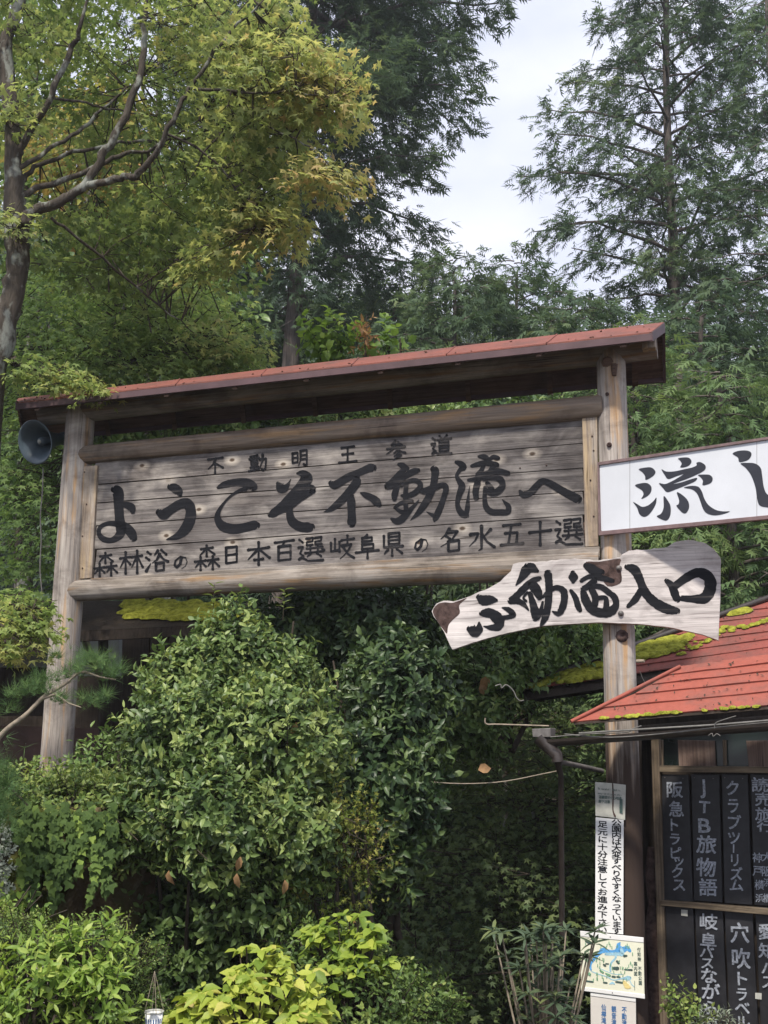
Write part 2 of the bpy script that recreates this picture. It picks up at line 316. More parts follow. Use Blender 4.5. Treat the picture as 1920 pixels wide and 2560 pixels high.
M['post_right'] = wood('shade_stained_log_upright', (.13, .115, .105), (.34, .30, .27), (.50, .455, .41), 'z', 0, 1.3, (.52, .47, .42), warm=(.50, .33, .19), gscale=.55); post_shade_stain(M['post_right'], 1.35, 1.8)
# ------------------------------------------------------------------ brush strokes and type
def catmull(pts, per=6, closed=False):
    n = len(pts); out = []
    rngi = range(n) if closed else range(n - 1)
    for i in rngi:
        p = [pts[(i + k) % n] if closed else pts[min(max(i + k, 0), n - 1)] for k in (-1, 0, 1, 2)]
        for j in range(per):
            t = j / per; out.append(tuple(.5 * (2 * p[1][c] + (p[2][c] - p[0][c]) * t + (2 * p[0][c] - 5 * p[1][c] + 4 * p[2][c] - p[3][c]) * t * t + (3 * p[1][c] - p[0][c] - 3 * p[2][c] + p[3][c]) * t ** 3) for c in range(len(pts[0]))))
    if not closed: out.append(tuple(pts[-1]))
    return out
def outline(st, rough=.03, per=6):
    """(x, y, width) centre line -> closed outline in pixels, blunt round ends"""
    p = catmull(st, per); n = len(p); Lf = []; Rt = []
    def tan(i):
        a = p[max(i - 1, 0)]; b = p[min(i + 1, n - 1)]; dx, dy = b[0] - a[0], b[1] - a[1]; l = math.hypot(dx, dy) or 1; return dx / l, dy / l
    for i in range(n):
        tx, ty = tan(i); h = max(.4, p[i][2] / 2) * (1 + random.uniform(-rough, rough))
        Lf.append((p[i][0] - ty * h, p[i][1] + tx * h)); Rt.append((p[i][0] + ty * h, p[i][1] - tx * h))
    def cap(i, s):
        tx, ty = tan(i); h = max(.4, p[i][2] / 2); o = []
        for a in (60, 30, 0, -30, -60):
            ca, sa = math.cos(R(a)), math.sin(R(a)); o.append((p[i][0] + s * tx * h * ca * .9 - s * ty * h * sa, p[i][1] + s * ty * h * ca * .9 + s * tx * h * sa))
        return o
    return Lf, Rt, cap(0, -1), cap(n - 1, 1)
def put_stroke(mb, st, to3, layer, rough=.03, thick=.004, per=6):
    """to3(px, py, off) -> point; off is metres proud of the surface"""
    Lf, Rt, c0, c1 = outline(st, rough, per); n = len(Lf); off = thick + layer * .0002
    def P(q): return to3(q[0], q[1], off)
    vs = [P(q) for q in Lf] + [P(q) for q in Rt]
    fs = [(i, i + 1, n + i + 1, n + i) for i in range(n - 1)]
    k = len(vs); vs += [P(q) for q in c0]; fs.append(tuple([0, n] + [k + j for j in range(5)]) if False else tuple([n] + [0] + [k + j for j in range(5)][::1]))
    k2 = len(vs); vs += [P(q) for q in c1]; fs.append(tuple([n - 1, 2 * n - 1] + [k2 + j for j in range(5)][::1]))
    ring = [Lf[i] for i in range(n)] + c1[::-1] + Rt[::-1] + c0[::-1]
    mb.add(vs, fs)
    a = [to3(q[0], q[1], off) for q in ring]; b = [to3(q[0], q[1], -.002) for q in ring]; m_ = len(ring)
    mb.add(a + b, [(i, (i + 1) % m_, m_ + (i + 1) % m_, m_ + i) for i in range(m_)])
def put_poly(mb, pts, to3, thick=.002, per=4, smooth=True):
    q = catmull(pts, per, True) if smooth else pts
    vs = [to3(x, y, thick) for x, y in q]
    from mathutils.geometry import tessellate_polygon
    tri = tessellate_polygon([[Vector((x, y, 0)) for x, y in q]])
    mb.add(vs, [tuple(t) for t in tri])
GL = {}
def glyph(ch, bold):
    key = (ch, bold)
    if key in GL: return GL[key]
    cu = bpy.data.curves.new('glyph', 'FONT'); cu.body = ch; cu.offset = bold; cu.resolution_u = 3
    ob = bpy.data.objects.new('glyph', cu); COL.objects.link(ob)
    dg = bpy.context.evaluated_depsgraph_get(); me = bpy.data.meshes.new_from_object(ob.evaluated_get(dg))
    v = [(p.co.x, p.co.y) for p in me.vertices]; f = [tuple(p.vertices) for p in me.polygons]
    bpy.data.objects.remove(ob); bpy.data.curves.remove(cu); bpy.data.meshes.remove(me)
    GL[key] = (v, f); return GL[key]
def put_char(mb, ch, cx, cy, w, h, to3, off=.003, bold=.015, slant=0.0, rot=0, full=True):
    """character centred on (cx, cy) in pixels; w, h = em box in pixels; slant = drop per px to the right"""
    v, f = glyph(ch, 0)
    if not v: return
    if bold:
        for kx, ky in ((-1, -1), (1, -1), (1, 1), (-1, 1)):
            put_char(mb, ch, cx + kx * bold * w * .6, cy + ky * bold * h * .6, w, h, to3, off + .00015 * (2 + kx + 2 * ky), 0, slant, rot, full)
        return
    if full: x0, y0 = .5, .36; sx = sy = 1.0
    else:
        xs = [p[0] for p in v]; ys = [p[1] for p in v]; x0, y0 = (min(xs) + max(xs)) / 2, (min(ys) + max(ys)) / 2
    vs = []
    for x, y in v:
        dx, dy = (x - x0) * w, -(y - y0) * h
        if rot: c_, s_ = math.cos(rot), math.sin(rot); dx, dy = dx * c_ - dy * s_, dx * s_ + dy * c_
        vs.append(to3(cx + dx, cy + dy + dx * slant, off))
    mb.add(vs, f)
def KANJI(s): return [[tuple(float(c) for c in q.split(',')) for q in st.strip().rstrip('<').split()] + ([None] if st.strip().endswith('<') else []) for st in s.split(';')]
KJ = {
'不': "10,15 90,12;52,15 38,42 8,68<;48,38 48,95;58,45 90,65",
'動': "10,14 46,9;4,26 54,23;14,36 14,60 46,58 46,35 14,36;14,47 46,46;30,12 30,88;10,72 50,70;2,90 54,84;58,32 92,30 88,80 76,92 70,84;74,8 72,40 52,94<",
'明': "10,22 10,74 38,72 38,20 10,22;10,47 38,46;54,12 54,60 42,94<;54,12 88,10 88,88 78,92 72,86;54,36 88,35;54,58 88,57",
'王': "20,14 82,12;24,48 78,46;8,88 94,86;50,14 50,86",
'参': "48,4 28,24 74,22;62,12 80,28;8,40 94,36;48,24 30,48 4,66<;54,40 72,56 96,66;58,52 38,64<;66,64 40,80<;74,76 36,98<",
'道': "42,6 50,16;76,4 66,16;32,22 96,20;62,22 56,32;42,34 42,78 84,77 84,33 42,34;42,48 84,47;42,62 84,61;10,12 20,22;4,40 22,38 10,62 24,74 8,84;18,76 40,90 98,92",
'森': "28,14 74,12;50,2 50,44;48,14 22,40<;52,14 80,38;4,62 46,60;26,46 26,98;25,62 4,86<;28,64 46,82;54,60 96,58;74,46 74,98;73,60 54,84<;76,62 98,86",
'林': "4,30 46,28;27,6 27,96;26,30 4,70<;28,36 46,58;54,28 96,26;76,4 76,98;75,28 52,72<;78,30 99,74",
'浴': "10,10 22,20;4,34 16,44;4,92 24,60<;54,8 38,28<;70,6 90,26;62,24 50,46 30,60<;62,26 78,46 98,58;46,62 46,94 80,93 80,61 46,62",
'の': "54,22 46,60 26,80 12,66 18,38 48,16 78,24 88,50 78,76 54,90<",
'日': "22,10 22,92 78,90 78,8 22,10;22,50 78,48",
'本': "6,32 94,28;50,4 50,98;48,32 4,74<;52,32 96,72;32,76 68,75",
'百': "8,12 92,8;50,10 42,30;24,32 24,94 78,92 78,30 24,32;24,60 78,59",
'選': "34,8 60,7 58,20 36,22 36,34 58,33;66,8 92,6 90,20 68,22 68,33 92,32;36,46 96,44;50,36 50,60;78,34 78,58;30,62 98,60;50,66 36,78<;74,66 90,78;8,10 20,20;4,40 22,38 10,62 24,74 6,84;18,78 40,92 98,94",
'・': "46,46 54,54",
'岐': "22,16 22,62;6,30 6,64 40,60;40,28 40,66;48,22 98,18;72,4 72,42;50,44 88,40 70,72 42,96<;54,48 74,78 98,94",
'阜': "50,2 40,12;30,14 30,62;30,14 70,13 70,28 30,29;30,42 76,41 76,58 30,60;4,72 98,68;52,60 52,98",
'県': "36,6 36,50 80,48 80,4 36,6;36,20 80,19;36,34 80,33;16,14 16,62 94,60;50,62 50,96;32,72 16,90<;70,70 90,88",
'名': "44,4 30,26 8,44<;38,18 78,16 54,50 8,76<;30,32 46,44;40,56 40,96 84,94 84,54 40,56",
'水': "50,4 50,88 38,94<;8,32 38,30 26,56 4,76<;84,18 60,42<;52,34 70,62 98,84",
'五': "14,10 86,8;48,10 36,90;22,44 74,42 70,88;4,92 98,90",
'十': "6,44 94,40;50,4 50,98"}
def put_kanji(mb, ch, cx, cy, size, to3, slant=-.085, wt=.105, hs=1.0):
    for li, st in enumerate(KANJI(KJ[ch])):
        fl = st[-1] is None; pts = st[:-1] if fl else st
        segs = []                       # sharp corners: densify so the curve keeps them
        for i, (a, b_) in enumerate(zip(pts[:-1], pts[1:])):
            for t in ((0, .12, .5, .88) if i == 0 or True else (0,)): segs.append((a[0] + (b_[0] - a[0]) * t, a[1] + (b_[1] - a[1]) * t))
        segs.append(pts[-1]); n = len(segs); out = []
        for i, (x, y) in enumerate(segs):
            u = i / (n - 1); wdt = wt * size * (1.15 - .5 * math.sin(math.pi * min(1, u * 1.05)) * .8)
            if fl: wdt = wt * size * (1.2 * (1 - u) + .12)
            dx, dy = (x - 50) / 100 * size, (y - 50) / 100 * size * hs
            dy += random.uniform(-.006, .006) * size
            out.append((cx + dx, cy + dy + dx * slant, wdt))
        put_stroke(mb, out, to3, li, .03, .004, 3)

# ------------------------------------------------------------------ foliage
def T_maple():
    v = [(0, 0, 0)]; n = 5
    for k in range(n):
        a = R(-112 + 56 * k); r = (.62, .92, 1.0, .92, .62)[k]
        v.append((math.sin(a) * r, .15 + math.cos(a) * r, -.12 * r))
        if k < n - 1: a2 = R(-112 + 56 * k + 28); v.append((math.sin(a2) * .36, .15 + math.cos(a2) * .36, .02))
    v.append((-.12, .02, 0)); v.append((.12, .02, 0)); m_ = len(v) - 2
    f = []
    # each lobe one quad: centre, notch, tip, notch
    tips = [1, 3, 5, 7, 9]; notch = [m_, 2, 4, 6, 8, m_ + 1]
    for i in range(5): f.append((0, notch[i], tips[i], notch[i + 1]))
    return np.array(v, float) * .6, f
def T_broad(wd=.34, fold=.10, curl=-.12):
    v = [(0, 0, 0), (-wd * .75, .28, fold), (0, .3, 0), (wd * .75, .28, fold), (-wd * .8, .62, fold + curl * .4), (0, .66, curl * .4), (wd * .8, .62, fold + curl * .4), (0, 1.0, curl)]
    return np.array(v, float), [(0, 2, 1), (0, 3, 2), (1, 2, 5, 4), (2, 3, 6, 5), (4, 5, 7), (5, 6, 7)]
def T_small():
    return np.array([(0, 0, 0), (-.3, .5, .06), (0, 1, -.05), (.3, .5, .06)], float), [(0, 3, 2, 1)]
def T_frond():
    v = []; f = []
    for x, an, l in ((.0, -58, .42), (.08, 55, .46), (.22, -50, .50), (.30, 48, .50), (.45, -42, .44), (.52, 40, .42), (.62, 0, .48)):
        s, c_ = math.sin(R(an)), math.cos(R(an)); n = len(v); wd = .065
        v += [(-c_ * wd, x + s * wd - .03, 0), (c_ * wd, x - s * wd + .05, .02), (s * l, x + c_ * l, -.10)]; f.append((n, n + 1, n + 2))
    return np.array(v, float), f
def T_heart():
    v = [(0, 0, 0), (-.45, .0, .04), (-.5, .38, .05), (-.22, .45, .02), (0, 1, -.08), (.22, .45, .02), (.5, .38, .05), (.45, .0, .04), (0, .4, 0)]
    return np.array(v, float), [(0, 8, 3, 1), (1, 3, 2), (3, 8, 4), (8, 5, 4), (0, 7, 5, 8), (7, 6, 5)]
def T_needle():
    v = []; f = []
    for k in range(7):
        a = R(-66 + 22 * k); n = len(v); z = (-.2, .1, .25, -.1, .2, -.25, .05)[k]
        v += [(-.02, 0, 0), (.02, 0, 0), (math.sin(a) * .9, math.cos(a), z)]; f.append((n, n + 1, n + 2))
    return np.array(v, float), f
TPL = {'maple': T_maple(), 'broad': T_broad(), 'long': T_broad(.2, .05, -.15), 'strap': T_broad(.13, .03, -.2), 'oval': T_broad(.27, .09, -.2), 'wide': T_broad(.44, .10, -.32), 'small': T_small(), 'frond': T_frond(), 'heart': T_heart(), 'needle': T_needle()}
def nrm(a): return a / (np.linalg.norm(a, axis=1, keepdims=True) + 1e-9)
def leaf_frames(P, d, n):
    d = nrm(d); n = n - d * np.sum(n * d, 1, keepdims=True); n = nrm(n); s = np.cross(d, n); return P, s, d, n
def leaf_mesh(name, tpl, P, d, n, size, t, material, parent, individual=0, iname='leaf'):
    V, Fc = TPL[tpl]; P = np.asarray(P, float); N_ = len(P)
    size = np.broadcast_to(np.asarray(size, float), (N_,)); t = np.broadcast_to(np.asarray(t, float), (N_,)).copy()
    P, s, d, n = leaf_frames(P, np.asarray(d, float), np.asarray(n, float))
    base = np.array(BASE[parent.name]); pick = np.zeros(N_, bool)
    if individual:
        # the leaves nearest the camera and in frame become parts of their own
        q = (P - np.array(CAMLOC)) @ np.array(CROT); zz = -q[:, 2]; ix = q[:, 0] / zz * F + CX; iy = -q[:, 1] / zz * F + CY
        ok = (zz > 0) & (ix > 0) & (ix < 1920) & (iy > 0) & (iy < 2560); score = np.where(ok, size / np.maximum(zz, .1), -1)
        idx = np.argsort(-score)[:individual]; idx = idx[score[idx] > 0]; pick[idx] = True
        variants = []
        for k in range(5):
            me = bpy.data.meshes.new(iname); me.from_pydata([tuple(v) for v in V], [], Fc)
            a = me.attributes.new('t', 'FLOAT', 'POINT'); a.data.foreach_set('value', np.full(len(V), .1 + .2 * k)); me.materials.append(material)
            me.polygons.foreach_set('use_smooth', [True] * len(Fc)); variants.append(me)
        for i in idx:
            me = variants[int(min(4, max(0, t[i] * 5)))]
            o = bpy.data.objects.new(iname, me); COL.objects.link(o); o.parent = parent; BASE[o.name] = Vector(base)
            mt = Matrix(((s[i][0], d[i][0], n[i][0]), (s[i][1], d[i][1], n[i][1]), (s[i][2], d[i][2], n[i][2])))
            o.rotation_mode = 'QUATERNION'; o.rotation_quaternion = mt.to_quaternion(); o.scale = (size[i] * random.uniform(.72, 1.25), size[i], size[i] * random.uniform(.3, 2.2))
            o.location = P[i] - base
    kp = ~pick; P, s, d, n, size, t = P[kp], s[kp], d[kp], n[kp], size[kp], t[kp]; N_ = len(P)
    if N_ == 0: return None
    wf = rng.uniform(.72, 1.25, N_)[:, None, None]; cf = rng.uniform(.2, 2.2, N_)[:, None, None]
    X = P[:, None, :] + size[:, None, None] * (wf * V[None, :, 0, None] * s[:, None, :] + V[None, :, 1, None] * d[:, None, :] + cf * V[None, :, 2, None] * n[:, None, :])
    X = X.reshape(-1, 3) - base; nv = len(V)
    me = bpy.data.meshes.new(name); me.vertices.add(len(X)); me.vertices.foreach_set('co', X.ravel())
    tot = sum(len(f) for f in Fc); li = np.concatenate([np.array(f) for f in Fc]); lens = np.array([len(f) for f in Fc])
    me.loops.add(tot * N_); me.loops.foreach_set('vertex_index', (li[None, :] + (np.arange(N_) * nv)[:, None]).ravel().astype(np.int32))
    me.polygons.add(len(Fc) * N_); st = np.concatenate([[0], np.cumsum(lens)[:-1]])
    me.polygons.foreach_set('loop_start', (st[None, :] + (np.arange(N_) * tot)[:, None]).ravel().astype(np.int32))
    me.polygons.foreach_set('use_smooth', np.ones(len(Fc) * N_, bool))
    me.update(calc_edges=True)
    a = me.attributes.new('t', 'FLOAT', 'POINT'); a.data.foreach_set('value', np.repeat(t, nv))
    me.materials.append(material)
    o = bpy.data.objects.new(name, me); COL.objects.link(o); o.parent = parent; BASE[o.name] = Vector(base); o['kind'] = 'stuff'
    return o
def runit(n): return nrm(rng.normal(size=(n, 3)))
def bush(name, label, cat, blobs, shoots, leaf, tpl, material, t0=.45, group=None, individual=0, per=9, shoot_len=.22, up=.5, base=None, stems=6, inner=.5, ymax=.5, tv=.22, bx=None):
    """blobs: (centre, rx, ry, rz); shoots spread over their surfaces, each a short stem with leaves round it"""
    c0 = np.mean([np.array(b[0]) for b in blobs], 0); bl = base or (c0[0], c0[1], gz(c0[0], c0[1]))
    r = root(name, label, cat, bl, group)
    w_ = np.array([b[1] * b[3] + b[2] * b[3] for b in blobs]); w_ = w_ / w_.sum()
    Ps, Ds = [], []
    for b, q in zip(blobs, w_):
        k = int(shoots * q * 1.8); u = runit(k); u = u[u[:, 1] < ymax]
        rr = np.array([b[1], b[2], b[3]]); lump = 1 + .2 * np.sin(u[:, 0] * 7 + b[0][0] * 5) * np.sin(u[:, 2] * 8 + 1) + rng.normal(0, .085, len(u))
        lump = np.where(rng.random(len(u)) < inner * .5, lump * rng.uniform(.6, .9, len(u)), lump)
        Ps.append(np.array(b[0]) + u * rr * lump[:, None]); Ds.append(u)
    P = np.concatenate(Ps); U = np.concatenate(Ds); keep = np.ones(len(P), bool)
    for b in blobs:
        q = (P - np.array(b[0])) / np.array([b[1], b[2], b[3]]); keep &= ~(np.linalg.norm(q, axis=1) < .62)
    P, U = P[keep][:shoots], U[keep][:shoots]
    if len(P) > shoots: idx = rng.permutation(len(P))[:shoots]; P, U = P[idx], U[idx]
    n = len(P); sd = nrm(U + np.array([0, 0, up]) + rng.normal(0, .35, (n, 3)))
    a = nrm(np.cross(sd, rng.normal(size=(n, 3)))); b_ = np.cross(sd, a)
    LP, LD, LN, LT, LS = [], [], [], [], []; st = np.clip(rng.normal(t0, tv, n), 0, 1)
    for k in range(per):
        f = k / (per - 1); an = 2.4 * k + rng.uniform(-.4, .4, n); rad = a * np.cos(an)[:, None] + b_ * np.sin(an)[:, None]
        LP.append(P + sd * (shoot_len * (f - .5) * rng.uniform(.8, 1.2, n))[:, None]); LD.append(sd * (.25 + .7 * f) + rad * (1.05 - .35 * f) + rng.normal(0, .15, (n, 3)) - np.array([0, 0, .12]))
        LN.append(sd * .9 - rad * .5 + rng.normal(0, .25, (n, 3))); LT.append(np.clip(st + .15 * (f - .4) + rng.normal(0, .08, n), 0, 1)); LS.append(leaf * rng.uniform(.7, 1.2, n) * (1.0 - .25 * f))
    leaf_mesh('foliage', tpl, np.concatenate(LP), np.concatenate(LD), np.concatenate(LN), np.concatenate(LS), np.concatenate(LT), material, r, individual)
    mb = MB(); B0 = Vector(bl)
    for i in range(stems):
        b = blobs[i % len(blobs)]; e = Vector(b[0]) + Vector((random.uniform(-.5, .5) * b[1], random.uniform(-.3, .3) * b[2], random.uniform(-.2, .5) * b[3]))
        s0 = B0 + Vector((random.uniform(-.15, .15), random.uniform(-.1, .1), -.1)); mid = s0.lerp(e, .5) + Vector((random.uniform(-.1, .1),) * 2 + (0,))
        mb.tube([s0, mid, e], [.03, .02, .008], 6)
    # every shoot has its twig
    for i in range(0, n, 2):
        p = Vector(P[i]); q = p - Vector(sd[i]) * shoot_len * 1.3; mb.tube([q, p + Vector(sd[i]) * shoot_len * .45], [.004, .002], 3, False)
    if stems: mb.build('stem', M['twig'], r, kind='stuff')
    return r
def nearest(pts, p): return min(pts, key=lambda q: (q - p).length_squared)
def sprays(centres, outd, nleaf, rad, leaf, t, flat=.22, droop=.35, up=1.0):
    """flat layered sprays: leaves on a disc that leans outwards"""
    c = np.asarray(centres, float); n = len(c); P, Dn, Nn, T_, S = [], [], [], [], []
    o = nrm(np.asarray(outd, float) * np.array([1, 1, .3]) + rng.normal(0, .25, (n, 3)))
    nn = nrm(np.array([0, 0, up]) + o * droop + rng.normal(0, .18, (n, 3))); o = nrm(o - nn * np.sum(o * nn, 1, keepdims=True)); s = np.cross(o, nn)
    for k in range(nleaf):
        r_ = rad * np.sqrt(rng.random(n)); an = rng.uniform(-math.pi, math.pi, n); x = np.sin(an) * r_; y = np.cos(an) * r_
        P.append(c + s * x[:, None] + o * y[:, None] + nn * (rng.normal(0, flat, n) * rad * .5 - .35 * r_ ** 2 / rad)[:, None])
        Dn.append(o * (.6 + y / rad * .5)[:, None] + s * (x / rad)[:, None] + rng.normal(0, .3, (n, 3)) - np.array([0, 0, .35]))
        Nn.append(nn + rng.normal(0, .38, (n, 3))); T_.append(np.clip(t + rng.normal(0, .1, n), 0, 1)); S.append(leaf * rng.uniform(.65, 1.25, n))
    return [np.concatenate(q) for q in (P, Dn, Nn, S, T_)]
def leafy_tree(name, label, cat, limbs, regions, leaf, material, base, nleaf=36, rad=.32, bark='maplebark', group=None, individual=0, tpl='maple', twigs=True, flat=.22, lname='crown', centre=None, wig=.4):
    """limbs: list of (points, radii); regions: (x, y, rx, ry, Ynear, Yfar, n, tint) in photo pixels of the 1659 wide view"""
    r = root(name, label, cat, base, group)
    samples = []
    for i, (pts, rd) in enumerate(limbs):
        cm = catmull([tuple(p) + (q,) for p, q in zip(pts, rd)], 5); p3 = [Vector(c[:3]) for c in cm]
        for q in p3[1:-1]: q += Vector((random.uniform(-1, 1), random.uniform(-1, 1), random.uniform(-1, 1))) * .015
        MB().tube(p3, [c[3] * (1 + random.uniform(-.06, .06)) for c in cm], 10, jit=.04).build('trunk' if i == 0 else 'branch', M[bark], r)
        if i > 0 or len(limbs) == 1: samples += p3[len(p3) // 4:]
        else: samples += p3[len(p3) // 2:]
    cs, tt = [], []
    for (x, y, rx, ry, ya, yb, n, t) in regions:
        for _ in range(n):
            while True:
                u, v = random.uniform(-1, 1), random.uniform(-1, 1)
                if u * u + v * v < 1: break
            cs.append(D(x + u * rx, y + v * ry, random.uniform(ya, yb))); tt.append(t + random.gauss(0, .09))
    cen = Vector(centre) if centre else Vector(samples[0]); near = [nearest(samples, c) for c in cs]
    outd = [(c - n_) if (c - n_).length > .15 else (c - cen) for c, n_ in zip(cs, near)]
    P, Dn, Nn, S, T_ = sprays([tuple(c) for c in cs], [tuple(o) for o in outd], nleaf, rad, leaf, np.clip(np.array(tt), 0, 1), flat)
    leaf_mesh(lname, tpl, P, Dn, Nn, S, T_, material, r, individual)
    if twigs:
        mb = MB()
        for c, n_ in zip(cs, near):
            if (c - n_).length > .75: n_ = c + ((n_ - c).normalized() + Vector((random.uniform(-.5, .5), random.uniform(-.5, .5), random.uniform(-.4, .2)))) * .6
            m1 = n_.lerp(c, .5) + Vector((random.uniform(-1, 1), random.uniform(-1, 1), random.uniform(-.2, 1))) * .12 * (c - n_).length * wig
            mb.tube([n_, m1, c], [.009, .006, .003], 4, False)
            for _ in range(3):
                e = c + Vector((random.uniform(-1, 1), random.uniform(-1, 1), random.uniform(-.3, .2))) * rad * .8
                mb.tube([n_.lerp(c, .8), e], [.005, .002], 3, False)
        mb.build('twigs', M['twig'], r, kind='stuff')
    return r
def conifer(name, label, base, top, rbase, limbs, lens, z0=.1, frond=.34, per=46, material='hinoki', t0=.4, group=None, asym=None, droop=.25, rise=.25, cat='cypress tree', maxy=None, bark='cedarbark', dens=1.0, seed=1, tws=1.0):
    """base, top: points; lens(f) -> limb length at height fraction f"""
    rs = random.Random(seed); base, top = Vector(base), Vector(top)
    r = root(name, label, cat, base, group); H = (top - base).length
    pts = [base.lerp(top, .97 * i / 12) + Vector((rs.uniform(-.05, .05), rs.uniform(-.05, .05), 0)) for i in range(13)]
    MB().tube(pts, [rbase * (1 - .9 * i / 12) + .02 for i in range(13)], 12, jit=.06).build('trunk', M[bark], r)
    mb = MB(); P, Dn, Nn, S, T_ = [], [], [], [], []
    for i in range(limbs):
        f = z0 + (1 - z0) * (i + rs.random()) / limbs; a = i * 2.399 + rs.uniform(-.5, .5)
        hd = Vector((math.cos(a), math.sin(a), 0)); ln = lens(f) * rs.uniform(.65, 1.15) * (asym(a, f) if asym else 1)
        if ln < .12: continue
        s0 = base.lerp(top, f); n = 6; lp = []
        for k in range(n + 1):
            u = k / n; lp.append(s0 + hd * ln * u + Vector((0, 0, ln * (rise * u - droop * u * u))) + Vector((rs.uniform(-1, 1), rs.uniform(-1, 1), rs.uniform(-1, 1))) * .035 * ln * u)
        r0 = max(.012, .017 * ln * (1.2 - f * .5)); mb.tube(lp, [r0 * (1 - .85 * k / n) + .004 for k in range(n + 1)], 5, False)
        cnt = int(per * ln * dens); tl = min(1, max(0, rs.gauss(t0, .12)))
        side = hd.cross(Vector((0, 0, 1)))
        ntw = max(3, int(ln * 3.2))
        for j in range(ntw):
            u = .22 + .78 * (j + rs.random()) / ntw; p = lp[min(n, int(u * n))].lerp(lp[min(n, int(u * n) + 1)], (u * n) % 1)
            sg = 1 if j % 2 else -1; tw = (hd * rs.uniform(.25, .9) + side * sg * rs.uniform(.5, 1.1) + Vector((0, 0, rs.uniform(-.35, .35)))).normalized()
            tlen = (.42 + .26 * ln * (1 - u)) * rs.uniform(.6, 1.35) * tws; tw.z += rs.uniform(-.5, .25); e = p + tw * tlen + Vector((0, 0, -.18 * tlen))
            mb.tube([p, e], [.008, .003], 3, False)
            for q in range(max(3, cnt // ntw)):
                g = rs.random() ** .7; pp = p.lerp(e, g) + Vector((rs.gauss(0, 1), rs.gauss(0, 1), rs.gauss(0, 1.3))) * .09 * tws
                P.append(tuple(pp)); dd = tw * rs.uniform(.2, 1) + hd * .3 + Vector((rs.gauss(0, .5), rs.gauss(0, .5), rs.uniform(-.9, .25)))
                Dn.append(tuple(dd)); Nn.append((rs.gauss(0, .6), rs.gauss(0, .6), 1)); S.append(frond * rs.uniform(.6, 1.2)); T_.append(min(1, max(0, tl + rs.gauss(0, .12) + .15 * (u - .5))))
    mb.build('branches', M['twig'] if bark != 'cedarbark' else M['cedarbark'], r, kind='stuff')
    leaf_mesh('crown', 'frond', P, Dn, Nn, S, T_, M[material], r)
    return r
# ------------------------------------------------------------------ ground
xs = [-120 + 8 * i for i in range(9)] + [-48 + 2 * i for i in range(49)] + [56 + 8 * i for i in range(9)]
ys = [-30, -15, -5, 0, 3] + [5 + .8 * i for i in range(30)] + [30 + 4 * i for i in range(26)] + [140, 170, 200]
mb = MB(); nx = len(xs)
mb.v = [Vector((x, y, gz(x, y))) for y in ys for x in xs]
mb.f = [(j * nx + i, j * nx + i + 1, (j + 1) * nx + i + 1, (j + 1) * nx + i) for j in range(len(ys) - 1) for i in range(nx - 1)]; mb.sm = [True] * len(mb.f)
mb.build('ground', M['soil'], None, kind='structure')

# ------------------------------------------------------------------ the roofed signboard gate
G = Plane((1.75, 8.3, 0), ex=(.954, -.299, 0))
gate = root('sign_gate', 'tall weathered log gate with a red sheet roof carrying the wide welcome board', 'wooden sign gate', tuple(G.w(-2.2, 0, -1)))
def glog(name, p0, p1, r0, r1, m, off=0.0, n=14, seg=12, ext=None, flat=1.0):
    a, b = G.px(*p0, off), G.px(*p1, off); return MB().tube([a.lerp(b, i / seg) for i in range(seg + 1)], [(r0 + (r1 - r0) * i / seg) * (1 + random.uniform(-.012, .012)) for i in range(seg + 1)], n, jit=.008, flat=flat).build(name, M[m], gate, bevel=.012)
# posts
def post(top, mid, r0, r1, m='post'):
    a, b = G.px(*top), G.px(*mid); dr = (b - a).normalized(); zb = gz(b.x, b.y) - .4; t = (zb - a.z) / dr.z; e = a + dr * t
    pts = [a.lerp(e, i / 16) for i in range(17)]
    return MB().tube(pts, [r0 + (r1 - r0) * i / 16 + random.uniform(-.002, .002) for i in range(17)], 20, jit=.01).build('post', M[m], gate)
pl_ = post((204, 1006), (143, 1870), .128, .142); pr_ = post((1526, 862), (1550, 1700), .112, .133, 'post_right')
# check cracks on the posts: thin dark splits as their own slim grooves (wedges set into the wood)
# beams and rails
glog('beam', (108, 1036), (1642, 862), .112, .112, 'rail', .0)
glog('rail', (204, 1139), (1508, 1018), .088, .098, 'rail_dark', -.02)
glog('rail', (172, 1478), (1500, 1409), .095, .108, 'rail', -.02)
# ledge board under the panel
mb = MB(); a, b, c, d = [G.px(x, y, -.085) for x, y in ((226, 1463), (1499, 1394), (1499, 1366), (226, 1446))]
mb.box8(a, b, c, d, G.ey * .06).build('ledge', M['rail'], gate, bevel=.004)
# board planks
Ls = [1120, 1212, 1258, 1315, 1374, 1449]; Rs = [1000, 1108, 1170, 1228, 1287, 1370]
for k in range(5):
    g = 1.1; o = -.035 - (.0, .003, .001, .004, .002)[k]
    xl, xr = 236, 1460
    q = [G.px(xl - 2, Ls[k + 1] - g, o), G.px(xr + 2, Rs[k + 1] - g, o), G.px(xr - 4, Rs[k] + g, o), G.px(xl + 6, Ls[k] + g, o)]
    MB().box8(*q, G.ey * .03).build('plank', M['board'], gate, bevel=.002)
MB().box8(*[G.px(x, y, 0) for x, y in ((225, 1452), (1465, 1372), (1460, 1000), (240, 1120))], G.ey * .012).build('backing_board', M['soffit'], gate)
for q in (((199, 1447), (229, 1445), (243, 1163), (209, 1166)), ((1463, 1367), (1496, 1365), (1493, 1040), (1455, 1044))):
    MB().box8(*[G.px(x, y, -.062) for x, y in q], G.ey * .04).build('batten', M['batten'], gate, bevel=.004)
nb = MB()
